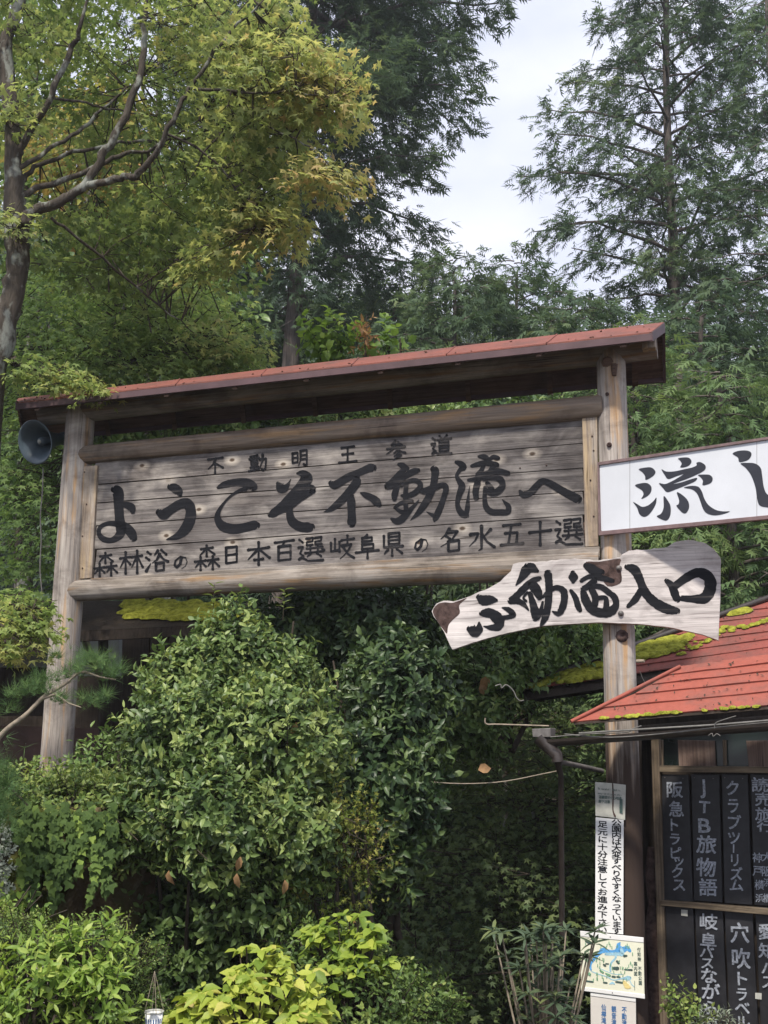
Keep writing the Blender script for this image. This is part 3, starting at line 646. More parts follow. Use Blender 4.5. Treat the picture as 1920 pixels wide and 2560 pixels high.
for x, y in ((211, 1180), (216, 1260), (206, 1340), (206, 1420), (1480, 1090), (1484, 1126), (1476, 1200), (1484, 1290), (1300, 1170), (1366, 1163)):
    nb.lathe(G.px(x, y, -.066 if (x < 250 or x > 1450) else -.041), G.ey, [(-.003, .0), (-.003, .006), (.003, .007)], 8)
nb.build('nail', M['bark'], gate, kind='stuff')
# lettering, carved and painted black
def gpt(zx0, zy0, s):
    return lambda x, y, off: G.px(zx0 + x * s, zy0 + y * s, -.037 - off)
tA, tB2, tC, tB = gpt(200, 1060, .42194), gpt(800, 1120, .18083), gpt(1060, 1120, .26522), gpt(780, 1060, .45811)
def letter(strokes, to3, mt=None, parent=None, name='letter', rough=.03, thick=.004):
    mb = MB()
    for i, st in enumerate(strokes): put_stroke(mb, st, to3, i, rough, thick)
    return mb.build(name, M[mt or 'ink'], parent or gate)
letter([[(248, 478, 26), (275, 480, 40), (305, 495, 48), (312, 520, 28)],
        [(200, 388, 40), (216, 392, 62), (227, 415, 66), (229, 480, 56), (234, 560, 56), (242, 610, 62), (236, 655, 52), (190, 688, 34), (140, 682, 36), (112, 650, 28), (118, 615, 26), (155, 592, 26), (205, 590, 34), (260, 605, 52), (300, 640, 58), (318, 676, 46)]], tA)
letter([[(532, 372, 36), (560, 380, 56), (585, 400, 50), (592, 418, 30)],
        [(466, 522, 40), (495, 535, 62), (535, 508, 52), (590, 475, 54), (635, 472, 64), (656, 510, 62), (650, 570, 66), (622, 625, 62), (575, 665, 40), (515, 684, 10)]], tA)
letter([[(818, 376, 20), (860, 358, 40), (930, 345, 46), (990, 350, 56), (1028, 372, 50), (1025, 388, 22)],
        [(985, 382, 30), (950, 392, 20), (900, 420, 14), (855, 465, 14), (822, 515, 24), (815, 560, 40), (845, 605, 58), (910, 622, 58), (980, 612, 54), (1030, 600, 56), (1048, 600, 44)]], tA)
letter([[(1172, 352, 24), (1190, 376, 62), (1214, 378, 44), (1236, 352, 16), (1249, 326, 3)],
        [(1288, 292, 16), (1320, 295, 48), (1342, 325, 74), (1305, 372, 58), (1245, 438, 54), (1190, 495, 54), (1145, 530, 50), (1125, 540, 30)],
        [(1180, 525, 26), (1240, 480, 50), (1310, 425, 56), (1365, 388, 60), (1378, 395, 40)],
        [(1246, 470, 34), (1242, 525, 42), (1258, 578, 54), (1305, 608, 58), (1355, 612, 60), (1374, 608, 40)]], tA)
letter([[(150, 485, 80), (190, 512, 108), (260, 482, 108), (380, 410, 112), (500, 355, 100), (600, 312, 100), (690, 275, 115), (735, 275, 110)],
        [(515, 420, 90), (500, 480, 125), (420, 590, 118), (320, 700, 110), (200, 810, 90), (120, 862, 55), (50, 884, 6)],
        [(445, 665, 60), (432, 720, 112), (435, 850, 112), (440, 960, 120), (438, 1030, 128), (440, 1055, 100)],
        [(560, 618, 20), (620, 645, 75), (720, 690, 100), (785, 745, 115), (820, 790, 70)]], tB2)
w2 = [(1570, 290, 100), (1592, 320, 112), (1582, 420, 96), (1560, 540, 96), (1500, 680, 95), (1430, 800, 95), (1350, 905, 66), (1250, 996, 6)]
letter([[(1090, 225, 50), (1140, 245, 88), (1205, 285, 70)], [(1190, 270, 60), (1130, 330, 84), (1060, 400, 84), (990, 470, 80), (930, 520, 90)],
        [(925, 530, 85), (990, 515, 95), (1080, 460, 84), (1180, 390, 80), (1290, 325, 90), (1355, 310, 70)],
        [(1080, 500, 55), (1050, 580, 85), (1030, 650, 88), (1028, 705, 66)],
        [(1120, 520, 50), (1200, 468, 55), (1310, 445, 66), (1385, 495, 72), (1370, 560, 76), (1290, 630, 76), (1200, 660, 60), (1130, 655, 40)],
        [(1196, 470, 56), (1184, 600, 66), (1182, 720, 66), (1190, 860, 66)], [(1030, 825, 40), (1100, 772, 55), (1200, 735, 56), (1275, 730, 46)],
        [(1050, 838, 36), (1120, 880, 60), (1190, 880, 60)], [(990, 978, 42), (1050, 1010, 92), (1120, 990, 104), (1200, 910, 88), (1280, 820, 55), (1340, 755, 32), (1366, 712, 4)],
        w2, [(1380, 600, 30), (1450, 600, 72), (1560, 562, 72), (1650, 520, 70)]], tB2)
letter([[(-10, 392, 22), (60, 368, 30), (130, 355, 44), (190, 352, 56), (207, 390, 56), (188, 460, 50), (162, 540, 58), (130, 615, 64), (106, 665, 54), (98, 688, 24)],
        [(22, 600, 6), (60, 622, 26), (96, 640, 44)]], tC)
letter([[(302, 132, 34), (345, 150, 60), (376, 182, 56), (345, 202, 40)], [(345, 196, 40), (308, 262, 34), (335, 315, 52), (358, 360, 66), (332, 440, 56), (315, 520, 44), (332, 585, 56), (370, 628, 64), (408, 640, 40)],
        [(396, 640, 40), (410, 560, 48), (416, 470, 26), (430, 355, 3)],
        [(515, 78, 26), (570, 85, 56), (612, 112, 36)], [(600, 116, 26), (655, 85, 44), (700, 95, 40)],
        [(448, 168, 30), (520, 150, 48), (600, 140, 52), (685, 160, 56)], [(568, 150, 34), (540, 210, 42), (500, 258, 46)], [(655, 165, 46), (622, 222, 46)],
        [(416, 300, 24), (500, 290, 50), (600, 240, 60), (700, 218, 56), (792, 236, 46)],
        [(506, 320, 60), (486, 400, 60), (492, 472, 52)], [(560, 296, 26), (640, 282, 34), (715, 292, 60), (740, 350, 58), (700, 402, 62), (640, 425, 52), (585, 400, 40)], [(596, 330, 44), (640, 384, 50)],
        [(575, 370, 34), (572, 480, 44), (588, 560, 56), (640, 602, 60), (720, 605, 60), (790, 600, 56), (795, 550, 50), (765, 515, 30), (735, 482, 3)]], tC)
letter([[(906, 408, 32), (935, 440, 66), (1000, 422, 64), (1065, 352, 62), (1118, 312, 58), (1190, 335, 64), (1300, 402, 76), (1400, 455, 84), (1452, 482, 86)]], tC)
for ch, x, y, s in (('不', 802, 243, 108), ('動', 1055, 230, 112), ('明', 1302, 200, 108), ('王', 1585, 180, 118)):
    mb = MB(); put_kanji(mb, ch, x, y, s, tA, wt=.12); mb.build('letter', M['ink'], gate)
for ch, x, y, s in (('参', 457, 142, 112), ('道', 705, 116, 116)):
    mb = MB(); put_kanji(mb, ch, x, y, s, tB, wt=.105); mb.build('letter', M['ink'], gate)
for ch, x, y, s, wt in (('森', 150, 832, 142, .1), ('林', 302, 818, 140, .11), ('浴', 455, 808, 136, .12), ('の', 597, 818, 98, .14), ('森', 750, 792, 150, .1), ('日', 897, 775, 112, .14), ('本', 1058, 766, 140, .12), ('百', 1210, 748, 132, .12), ('選', 1365, 742, 156, .085), ('・', 1441, 742, 90, .2)):
    mb = MB(); put_kanji(mb, ch, x, y, s, tA, wt=wt); mb.build('letter', M['ink'], gate)
for ch, x, y, s, wt in (('岐', 163, 672, 136, .1), ('阜', 300, 668, 132, .105), ('県', 437, 655, 132, .11), ('の', 597, 658, 92, .14), ('名', 757, 632, 132, .12), ('水', 925, 625, 146, .11), ('五', 1090, 602, 128, .125), ('十', 1245, 596, 132, .13), ('選', 1400, 588, 156, .085)):
    mb = MB(); put_kanji(mb, ch, x, y, s, tB, wt=wt, slant=-.06); mb.build('letter', M['ink'], gate)
# gate roof
def solve(px, py, xl, lo, hi):
    for _ in range(60):
        m_ = (lo + hi) / 2
        if (G.loc(G.px(px, py, m_))[0] - xl) * (G.loc(G.px(px, py, hi))[0] - xl) <= 0: lo = m_
        else: hi = m_
    return m_
RR = G.px(1661, 805, .05); RL = G.px(44, 996, .05)
fr = G.px(1630, 829, -.40); br = G.px(1663, 936, .5); fl = G.px(40, 1006, -.40); bl = G.px(60, 1090, .5)
rf = MB(); nseg = 7
roof = None
def lerp(a, b, t): return a + (b - a) * t
th = Vector((0, 0, -.012))
for s_, (e0, e1) in enumerate(((fl, fr), (bl, br))):
    for k in range(nseg):
        a, b = k / nseg + .0006, (k + 1) / nseg - .0006; lift = Vector((0, 0, .002 * (k % 2)))
        q = [lerp(e0, e1, a) + lift, lerp(e0, e1, b) + lift, lerp(RL, RR, b) + lift, lerp(RL, RR, a) + lift]
        if s_: q = [q[1], q[0], q[3], q[2]]
        MB().box8(*q, th).build('roof_sheet', M['gateroof'], gate)
for e0, e1, sg in ((fl, fr, -1), (bl, br, 1)):
    dn = Vector((0, 0, -.014))
    q = [e0 + dn - Vector((0, 0, .055)), e1 + dn - Vector((0, 0, .055)), e1 + dn, e0 + dn]; q = [p + G.ey * sg * .004 for p in q]
    MB().box8(*q, G.ey * -sg * .025).build('fascia_board', M['fascia'], gate, bevel=.003)
    # soffit boards on rafters
    n_ = (lerp(RL, RR, .5) - lerp(e0, e1, .5)); dn2 = Vector((0, 0, -.03))
    q = [e0 + dn2, e1 + dn2, RR + dn2, RL + dn2]; MB().box8(*([q[1], q[0], q[3], q[2]] if sg > 0 else q), Vector((0, 0, -.012))).build('soffit_board', M['soffit'], gate)
    for k in range(9):
        t = .04 + .115 * k; a = lerp(e0, e1, t) + dn2; b = lerp(RL, RR, t) + dn2; a = lerp(a, b, .05); wv = G.ex * .045
        MB().box8(a - wv / 2 - Vector((0, 0, .07)), a + wv / 2 - Vector((0, 0, .07)), a + wv / 2 - Vector((0, 0, .013)), a - wv / 2 - Vector((0, 0, .013)), b - a).build('rafter', M['soffit'], gate)
for P_, sg in ((RR, 1), (RL, -1)):       # barge boards closing the gable ends
    e0, e1 = (fr, br) if sg > 0 else (fl, bl)
    for e, s2 in ((e0, 1), (e1, -1)):
        o = G.ex * sg * .003; q = [P_ + o + Vector((0, 0, -.005)), e + o + Vector((0, 0, -.005)), e + o + Vector((0, 0, -.075)), P_ + o + Vector((0, 0, -.085))]
        MB().box8(*q, G.ex * -sg * .022).build('barge_board', M['fascia'] if e is not e1 or sg > 0 else M['soffit'], gate)
for k in range(1, nseg):      # folded laps between the roof sheets
    t = k / nseg; a, b = lerp(fl, fr, t), lerp(RL, RR, t); MB().tube([a + Vector((0, 0, .004)), b + Vector((0, 0, .004))], .006, 5).build('sheet_lap', M['gateroof'], gate)
mb = MB()                     # litter caught on the sheets
for _ in range(60):
    t = random.random() ** 1.5; u = random.random() ** 2.2 * .9; p = lerp(lerp(fl, fr, t), lerp(RL, RR, t), u) + Vector((0, 0, .006)); a_ = random.uniform(0, 6.28); s_ = random.uniform(.008, .022)
    d1 = Vector((math.cos(a_), math.sin(a_), random.uniform(-.1, .4))) * s_; d2 = Vector((-math.sin(a_), math.cos(a_), random.uniform(-.1, .4))) * s_ * .5
    mb.add([p - d1, p - d2, p + d1, p + d2], [(0, 1, 2, 3)])
mb.build('leaf_litter', M['paletwig'], gate, kind='stuff')
# purlin block under the ridge at the right gable
mb = MB(); c = lerp(fr, RR, .45) + Vector((0, 0, -.13)) - G.ex * .07; mb.box(c, .10, .10, .09, G); mb.build('purlin_end', M['batten'], gate, bevel=.006)
# pegs and knots on the right post
mb = MB(); c = G.px(1519, 905, -.10); mb.tube([c, c - G.ey * .03], [.05, .03], 8); c = G.px(1536, 928, -.10); mb.tube([c + Vector((0, 0, .05)), c - Vector((0, 0, .04)) - G.ey * .02], [.03, .018], 7); mb.build('peg', M['soffit'], gate)
for (x, y, s_) in ((1523, 1112, .014), (1555, 1590, .032), (1518, 985, .01)):
    c = G.px(x, y, -.118); MB().lathe(c, -G.ey, [(0, s_ * 1.5), (.012, s_ * 1.2), (.02, s_ * .6), (.006, 0)], 9).build('knot', M['bark'], gate)
c = G.px(1592, 1653, -.08); MB().tube([c, c + G.ex * .055 - G.ey * .02], [.014, .012], 8).build('dowel', M['paletwig'], gate)

# ------------------------------------------------------------------ white hanging sign
S1 = Plane(tuple(G.px(1540, 1240, -.19)), ex=(.72, -.694, 0))
ws = root('white_signboard', 'long white enamel sign with large black brush characters beside the right gate post', 'signboard', tuple(S1.px(1496, 1339)))
def line_y(x, a, b): return a[1] + (b[1] - a[1]) * (x - a[0]) / (b[0] - a[0])
T0, T1, B0_, B1_ = (1493, 1155.6), (1920, 1092), (1496, 1338.6), (1920, 1297.5)
xr_ = 2075
ring = [(1496, 1338.6), (xr_, line_y(xr_, B0_, B1_)), (xr_, line_y(xr_, T0, T1)), (1493, 1155.6)]
inn = [(1500.5, 1328), (xr_ - 8, line_y(xr_ - 8, (1500, 1329), (1920, 1288))), (xr_ - 8, line_y(xr_ - 8, (1496, 1164), (1920, 1099))), (1496.5, 1163)]
MB().box8(*[S1.px(x, y, .0) for x, y in inn], S1.ey * .012).build('panel', M['white'], ws)
for i in range(4):
    a, b = ring[i], ring[(i + 1) % 4]; c, d = inn[(i + 1) % 4], inn[i]; MB().box8(*[S1.px(x, y, -.014) for x, y in (a, b, c, d)], S1.ey * .04).build('frame', M['signframe'], ws, bevel=.002)
for zx, o in ((355, 0), (1552, 8)):
    x = 1480 + zx * .26522; x2 = x + (1.2 if o == 0 else 4); ya = line_y(x, (1496, 1164), (1920, 1099)); yb = line_y(x, (1500, 1329), (1920, 1288))
    MB().box8(*[S1.px(a, b, -.0015) for a, b in ((x, yb), (x + .7, yb), (x + .7, ya), (x, ya))], S1.ey * .001).build('seam', M['dull'], ws)
t4 = lambda x, y, off: S1.px(1480 + x * .26522, 1080 + y * .26522, -off)
mb = MB()
for P_ in ([(440, 350), (500, 335), (560, 335), (597, 370), (585, 405), (545, 435), (505, 450), (500, 415), (475, 380)],
    [(405, 505), (460, 483), (520, 482), (558, 515), (555, 565), (520, 605), (465, 630), (485, 590), (470, 550)],
    [(388, 660), (430, 682), (475, 705), (530, 690), (580, 650), (607, 617), (600, 680), (560, 750), (520, 790), (480, 798), (445, 770), (425, 715)],
    [(675, 605), (710, 640), (740, 700), (738, 780), (710, 830), (670, 830), (610, 795), (650, 770), (675, 710)],
    [(800, 567), (860, 600), (905, 650), (915, 710), (890, 760), (860, 765), (825, 735), (795, 695), (815, 680), (820, 640)],
    [(865, 525), (930, 507), (1000, 515), (1035, 560), (1060, 630), (1100, 690), (1170, 735), (1240, 748), (1300, 748), (1230, 775), (1150, 785), (1080, 765), (1045, 720), (1020, 650), (990, 580), (940, 540)],
    [(810, 250), (850, 240), (910, 242), (938, 275), (920, 310), (880, 330), (832, 333), (845, 300), (830, 270)],
    [(655, 350), (700, 372), (780, 370), (870, 350), (940, 335), (985, 315), (985, 290), (1020, 283), (1065, 310), (1070, 345), (1040, 375), (980, 405), (900, 440), (830, 465), (765, 490), (840, 475), (930, 445), (990, 432), (970, 465), (880, 505), (790, 540), (710, 567), (670, 530), (632, 482), (690, 490), (760, 460), (820, 425), (862, 398), (800, 415), (720, 443), (685, 405)],
    [(1000, 405), (1060, 400), (1110, 405), (1137, 435), (1125, 475), (1085, 495), (1042, 500), (1045, 460), (1025, 430)]): put_poly(mb, P_, t4)
mb.build('letter', M['print'], ws)
mb = MB()
for P_ in ([(1325, 205), (1370, 180), (1440, 173), (1490, 185), (1503, 215), (1480, 255), (1440, 275), (1388, 282), (1375, 240)],
    [(1400, 297), (1470, 290), (1540, 298), (1590, 340), (1605, 420), (1620, 520), (1650, 585), (1720, 610), (1850, 575), (2000, 500), (1960, 600), (1860, 690), (1760, 728), (1660, 712), (1580, 692), (1555, 620), (1540, 520), (1500, 410), (1450, 340)]): put_poly(mb, P_, t4)
mb.build('letter', M['print'], ws)
for x, y in ((70, 310), (90, 935)):
    MB().lathe(t4(x, y, .001), -S1.ey, [(0, .006), (.003, .005), (.004, 0)], 8).build('screw', M['dull'], ws)

# ------------------------------------------------------------------ live-edge board
S2 = Plane(tuple(G.px(1540, 1480, -.20)), ex=(.95, -.312, 0))
t3 = lambda x, y, off: S2.px(1060 + x * .47016, 1330 + y * .47016, -off)
lb = root('live_edge_board', 'pale curved plank with bark on its edge and black brush characters across the post', 'wooden sign', tuple(t3(1047, 480, 0)))
OL = [(40, 425), (65, 380), (95, 368), (150, 370), (250, 340), (340, 300), (410, 260), (462, 205), (475, 172), (540, 157), (620, 160), (700, 150), (800, 145), (930, 152), (1045, 135), (1052, 122), (1085, 100), (1200, 92), (1290, 80), (1330, 57), (1380, 48), (1430, 42), (1500, 62), (1545, 95), (1578, 140), (1575, 350), (1565, 575), (1480, 545), (1300, 505), (1130, 488), (940, 480), (780, 488), (620, 500), (450, 535), (300, 575), (150, 625), (120, 560), (80, 490), (50, 450)]
sub = []
for i, (a, b) in enumerate(zip(OL, OL[1:] + OL[:1])):
    n_ = max(1, int(math.hypot(b[0] - a[0], b[1] - a[1]) // 22))
    for k in range(n_):
        t = k / n_; jt = 3.0 if i < 22 or i > 34 else .9
        sub.append((a[0] + (b[0] - a[0]) * t + random.uniform(-jt, jt) * .6, a[1] + (b[1] - a[1]) * t + random.uniform(-jt, jt)))
from mathutils.geometry import tessellate_polygon
mb = MB(); f = [t3(x, y, 0) for x, y in sub]; n_ = len(f); bk = [p + S2.ey * .038 + Vector((0, 0, -.004 + (.012 if i < 60 else 0))) for i, p in enumerate(f)]
tri = tessellate_polygon([[Vector((x, y, 0)) for x, y in sub]])
mb.add(f + bk, [tuple(t) for t in tri] + [(t[2] + n_, t[1] + n_, t[0] + n_) for t in tri] + [(i, (i + 1) % n_, (i + 1) % n_ + n_, i + n_) for i in range(n_)])
mb.build('board', M['livewood'], lb)
for P_ in ([(46, 425), (72, 384), (110, 374), (155, 376), (226, 350), (210, 366), (186, 392), (190, 432), (150, 470), (128, 500), (122, 540), (100, 515), (80, 488)], [(862, 158), (930, 158), (1042, 142), (1040, 175), (1052, 240), (1040, 275), (975, 288), (930, 225), (870, 192)]):
    mb = MB(); put_poly(mb, P_, t3, .0015, 3); mb.build('bark_patch', M['bark'], lb)
tD = lambda x, y, off: S2.px(1160 + x * .26522, 1380 + y * .26522, -off - .001)
def let2(st, to3): letter(st, to3, 'ink', lb, rough=.07, thick=.002)
let2([[(140, 425, 60), (185, 455, 100), (250, 450, 84), (300, 455, 44)], [(160, 580, 44), (200, 575, 80), (260, 580, 96), (325, 640, 110), (320, 700, 84), (250, 712, 50), (185, 700, 10)], [(362, 525, 16), (420, 545, 52), (464, 590, 56), (420, 612, 44), (350, 620, 44)], [(50, 725, 60), (100, 745, 120), (140, 720, 80), (142, 665, 20)]], tD)
let2([[(595, 135, 70), (640, 150, 92), (690, 178, 40)], [(590, 165, 100), (545, 240, 66), (490, 312, 14)], [(712, 248, 46), (640, 275, 56), (570, 340, 70), (500, 410, 66), (440, 462, 66)], [(440, 470, 44), (505, 462, 60), (565, 495, 44), (608, 548, 16)],
      [(640, 300, 90), (690, 370, 90), (710, 430, 56)], [(600, 380, 26), (560, 430, 22), (585, 462, 26)], [(622, 390, 46), (648, 480, 66), (668, 560, 84), (672, 625, 60)], [(742, 470, 22), (722, 560, 44), (690, 615, 60)],
      [(790, 200, 74), (800, 290, 72), (800, 400, 66), (788, 520, 70), (762, 620, 66), (725, 692, 26)], [(742, 425, 26), (800, 370, 44), (870, 335, 48), (938, 368, 66), (944, 460, 66), (918, 545, 64), (885, 580, 50), (835, 560, 16)]], tD)
let2([[(1026, 195, 50), (1030, 240, 90), (1028, 280, 40)], [(1008, 365, 36), (1050, 430, 54), (1072, 500, 60), (1092, 548, 46)],
      [(1150, 128, 60), (1190, 150, 90), (1240, 182, 90), (1300, 190, 60)], [(1106, 270, 40), (1180, 232, 44), (1270, 238, 60), (1400, 272, 44)], [(1120, 345, 50), (1165, 325, 60), (1240, 262, 60)],
      [(1125, 380, 66), (1150, 460, 84), (1205, 540, 84), (1290, 572, 88), (1380, 560, 90), (1432, 500, 66), (1420, 430, 60), (1370, 385, 56), (1290, 328, 56), (1200, 322, 50)], [(1200, 350, 60), (1235, 420, 66), (1235, 500, 60)], [(1240, 440, 44), (1330, 430, 44), (1342, 500, 56), (1330, 540, 50)]], tD)
let2([[(1078, 185, 30), (1120, 202, 52), (1148, 255, 46), (1172, 315, 48), (1222, 370, 52), (1290, 408, 56), (1348, 420, 34)], [(1152, 312, 34), (1122, 360, 36), (1084, 396, 20)]], t3)
let2([[(1288, 258, 24), (1318, 288, 40), (1340, 345, 44), (1350, 362, 30)], [(1330, 290, 38), (1400, 240, 46), (1460, 216, 52), (1514, 242, 62), (1522, 300, 62), (1492, 350, 60), (1430, 356, 40), (1368, 352, 30)]], t3)
for x, y in ((1037, 192), (1047, 433)):
    MB().lathe(t3(x, y, .0), -S2.ey, [(0, .022), (.014, .02), (.022, .012), (.024, 0)], 8).build('bolt', M['dull'], lb)

# ------------------------------------------------------------------ horn loudspeaker
hc = at(89, 1105, 9.75); ax = (Vector((0, 0, 0)) + (CAMLOC - hc).normalized() * .77 + Vector((-.60, 0, -.08))).normalized()
hs = root('horn_loudspeaker', 'grey-blue metal horn loudspeaker hanging on the left gate post under the roof', 'loudspeaker', tuple(hc))
MB().lathe(hc, ax, [(-.34, .05), (-.30, .055), (-.2, .075), (-.1, .115), (-.03, .165), (0, .197), (.008, .203), (.012, .197), (-.025, .158), (-.095, .108), (-.19, .07), (-.26, .045)], 40).build('horn', M['speaker'], hs)
MB().lathe(hc, ax, [(-.25, .03), (-.08, .038), (-.055, .034), (-.05, 0)], 16).build('inner_horn', M['speaker'], hs)
MB().lathe(hc, ax, [(-.049, .02), (-.042, .018), (-.04, 0)], 12).build('centre_cap', M['oldwhite'], hs)
MB().lathe(hc, ax, [(-.34, 0), (-.34, .06), (-.46, .065), (-.47, .05), (-.47, 0)], 20).build('driver', M['speaker'], hs)
pb = G.px(196, 1120, -.02); MB().tube([hc - ax * .40, hc - ax * .40 + Vector((.05, .05, .04)), pb], .014, 6).build('bracket', M['gutter'], hs)
wr = MB().tube([Vector(c) for c in catmull([tuple(at(x, y, 9.75)) for x, y in ((108, 1170), (106, 1230), (101, 1290), (103, 1350), (100, 1420), (105, 1480))], 4)], .006, 5).build('cable', M['wire'])
solo(wr, 'thin pale cable hanging down below the horn loudspeaker', 'cable')

# ------------------------------------------------------------------ small signs on the post
S3 = Plane(tuple(G.px(1530, 2150, -.17)), ex=(.93, -.368, 0))
def plate(name, q, off, m, parent, th=.006, bv=.0): return MB().box8(*[S3.px(x, y, -off) for x, y in q], S3.ey * th).build(name, M[m], parent, bevel=bv)
s3f = lambda base: (lambda x, y, off: S3.px(x, y, -base - off))
# a: english and chinese warning
sa = root('warning_plate', 'small bent stained plate with English and Chinese warning lines on the post', 'sign', tuple(S3.px(1525, 2045)))
zf_ = lambda x, y: (1480 + x * .08439, 1940 + y * .08439)
plate('panel', [zf_(105, 1180), zf_(620, 1235), zf_(610, 215), zf_(90, 178)], .004, 'oldwhite', sa)
cr0 = [S3.px(*zf_(620, 1235), -.004), S3.px(*zf_(965, 1310), -.002), S3.px(*zf_(985, 268), -.002), S3.px(*zf_(610, 215), -.004)]
MB().box8(*[p + S3.ey * z for p, z in zip(cr0, (0, .02, .02, 0))], S3.ey * .006).build('panel', M['oldwhite'], sa)
mb = MB(); put_stroke(mb, [(1480 + 610 * .0844, 1940 + 225 * .0844, 3), (1480 + 625 * .0844, 1940 + 600 * .0844, 4.2), (1480 + 620 * .0844, 1940 + 1000 * .0844, 3.4), (1480 + 680 * .0844, 1940 + 1190 * .0844, 5)], s3f(.004), 0, .1, .0012); mb.build('rust_streak', M['bark'], sa)
mb = MB(); put_poly(mb, [zf_(815, 670), zf_(905, 690), zf_(905, 1110), zf_(815, 1095)], s3f(-.008), .003, 1, False); mb.build('green_mark', M['mapdark'], sa)
def text_line(s, x, y, w_, h, adv, to3, off=.001, bold=.01, slant=.09, mt='ink', parent=None, vert=False, dy=0.0, slx=0.0):
    mb = MB()
    for i, ch in enumerate(s):
        if ch == ' ': continue
        if vert: put_char(mb, ch, x + slx * i, y + adv * i, w_, h, to3, off, bold, slant)
        else: put_char(mb, ch, x + adv * i, y + adv * i * slant, w_, h, to3, off, bold, slant)
    return mb.build('lettering', M[mt], parent)
for s, y, adv, sz in (('Be careful! Road is', 31, 3.0, 6.4), ('easy to slip on this', 42.5, 3.0, 6.4)):
    text_line(s, 1480 + 17.5, 1940 + y, sz, sz * 1.15, adv, s3f(.002), .004, .012, .09, 'mapdark', sa)
for s, y in (('温馨提示小心地滑', 52.5), ('脚下注意', 63)):
    text_line(s, 1480 + 20, 1940 + y, 7.6, 8.6, 7.2, s3f(.002), .004, .03, .07, 'mapdark', sa)
# b: tall white sign
sb_ = root('tall_warning_sign', 'tall narrow white sign with two columns of black brush writing on the post', 'sign', tuple(S3.px(1523, 2330)))
plate('panel', [(1488, 2328), (1558, 2336), (1559, 2050), (1489, 2043)], .0, 'signwhite', sb_, .005)
for s, x, y0, y1, slx in (('公園内は大変すべりやすくなっています', 1541, 2057, 2327, .05), ('足元に十分注意してお進み下さい', 1506.5, 2061, 2324, -.05)):
    adv = (y1 - y0) / (len(s) - 1); text_line(s, x, y0, 26, min(adv * 1.12, 18.5), adv, s3f(.0), .0012, .03, .09, 'ink', sb_, True, slx=slx)
# c: map
zm = lambda x, y: (1440 + x * .12055, 2320 + y * .12055)
sc = root('map_board', 'square cream map board with a blue river between white strips on the post', 'map sign', tuple(S3.px(1530, 2490)))
plate('panel', [zm(105, 1300), zm(1420, 1440), zm(1400, 230), zm(90, 100)], .010, 'cream', sc, .006)
plate('strip', [zm(90, 170), zm(1402, 305), zm(1400, 205), zm(1370, 195), zm(85, 60)][:2] + [zm(1402, 200), zm(83, 60)], .014, 'signwhite', sc, .008, .002)
plate('strip', [zm(145, 1305), zm(1428, 1470), zm(1425, 1380), zm(140, 1225)], .014, 'signwhite', sc, .008, .002)
mp_ = lambda x, y, off: S3.px(*zm(x, y), -.010 - off)
def marks(name, m, sts, lay=0):
    mb = MB()
    for i, s_ in enumerate(sts): put_stroke(mb, s_, mp_, lay + i * .2, .12, .0008, 3)
    return mb.build(name, M[m], sc, kind='stuff')
marks('river_print', 'riverblue', [[(310, 870, 40), (300, 760, 50), (380, 640, 60), (480, 530, 70), (540, 470, 110), (620, 470, 90), (740, 490, 60), (840, 490, 110), (900, 430, 130), (960, 460, 120), (1060, 420, 110), (1120, 480, 60)], [(890, 440, 100), (880, 360, 90), (910, 310, 40)]])
marks('stream_print', 'paleblue', [[(820, 520, 50), (820, 620, 45), (740, 710, 45), (710, 800, 40), (715, 900, 35)], [(320, 900, 18), (480, 960, 20), (640, 1010, 22), (780, 1080, 24), (940, 1050, 30), (1060, 1040, 90), (1110, 1040, 90)], [(480, 830, 14), (640, 900, 14), (780, 955, 14), (960, 960, 16)], [(940, 430, 60), (960, 540, 90), (880, 540, 70), (620, 540, 60)], [(1110, 1070, 16), (1150, 1160, 16), (1210, 1220, 14)], [(700, 1160, 26), (760, 1140, 50), (800, 1165, 20)]], 2)
ticks = [[(x, y, 14), (x + random.uniform(-12, 12), y + 55, 18)] for x, y in [(random.uniform(180, 1180), random.uniform(270, 1060)) for _ in range(70)] if not (250 < x < 1150 and 380 < y < 540)]
marks('tree_print', 'mapgreen', ticks + [[(500, 880, 30), (560, 920, 40)], [(620, 940, 30), (700, 985, 50)], [(215, 930, 60), (290, 960, 50)]], 5)
marks('label_print', 'mapdark', [[(205, 275, 40), (270, 295, 60), (345, 310, 40)], [(215, 1100, 40), (350, 1118, 40)], [(575, 1130, 36), (640, 1140, 36)], [(830, 1115, 36), (985, 1138, 40)], [(770, 830, 60), (860, 840, 80)], [(850, 690, 50), (885, 730, 50)], [(575, 760, 40), (610, 785, 40)], [(1000, 580, 50), (1050, 575, 40)], [(1010, 860, 30), (1160, 870, 40)], [(755, 1005, 40), (810, 1015, 40)], [(855, 1010, 40), (905, 1020, 40)], [(620, 740, 30), (670, 745, 30)], [(1215, 1100, 10), (1218, 1290, 10)]], 8)
marks('sand_print', 'mapyellow', [[(1000, 1120, 60), (1050, 1200, 110), (1110, 1230, 60)]], 9)
text_line('付知峡 不動公園', 1440 + 1305 * .12055, 2320 + 450 * .12055, 9.2, 11.5, 11.9, s3f(.010), .001, .035, .1, 'mapdark', sc, True, slx=.5)
text_line('案内図', 1440 + 1235 * .12055, 2320 + 745 * .12055, 9.2, 11.5, 12.4, s3f(.010), .001, .035, .1, 'mapdark', sc, True, slx=.1)
for x, y in ((710, 185), (755, 1343)):
    MB().lathe(mp_(x, y, .004), -S3.ey, [(0, .004), (.003, .003), (.003, 0)], 6).build('screw', M['gutter'], sc)
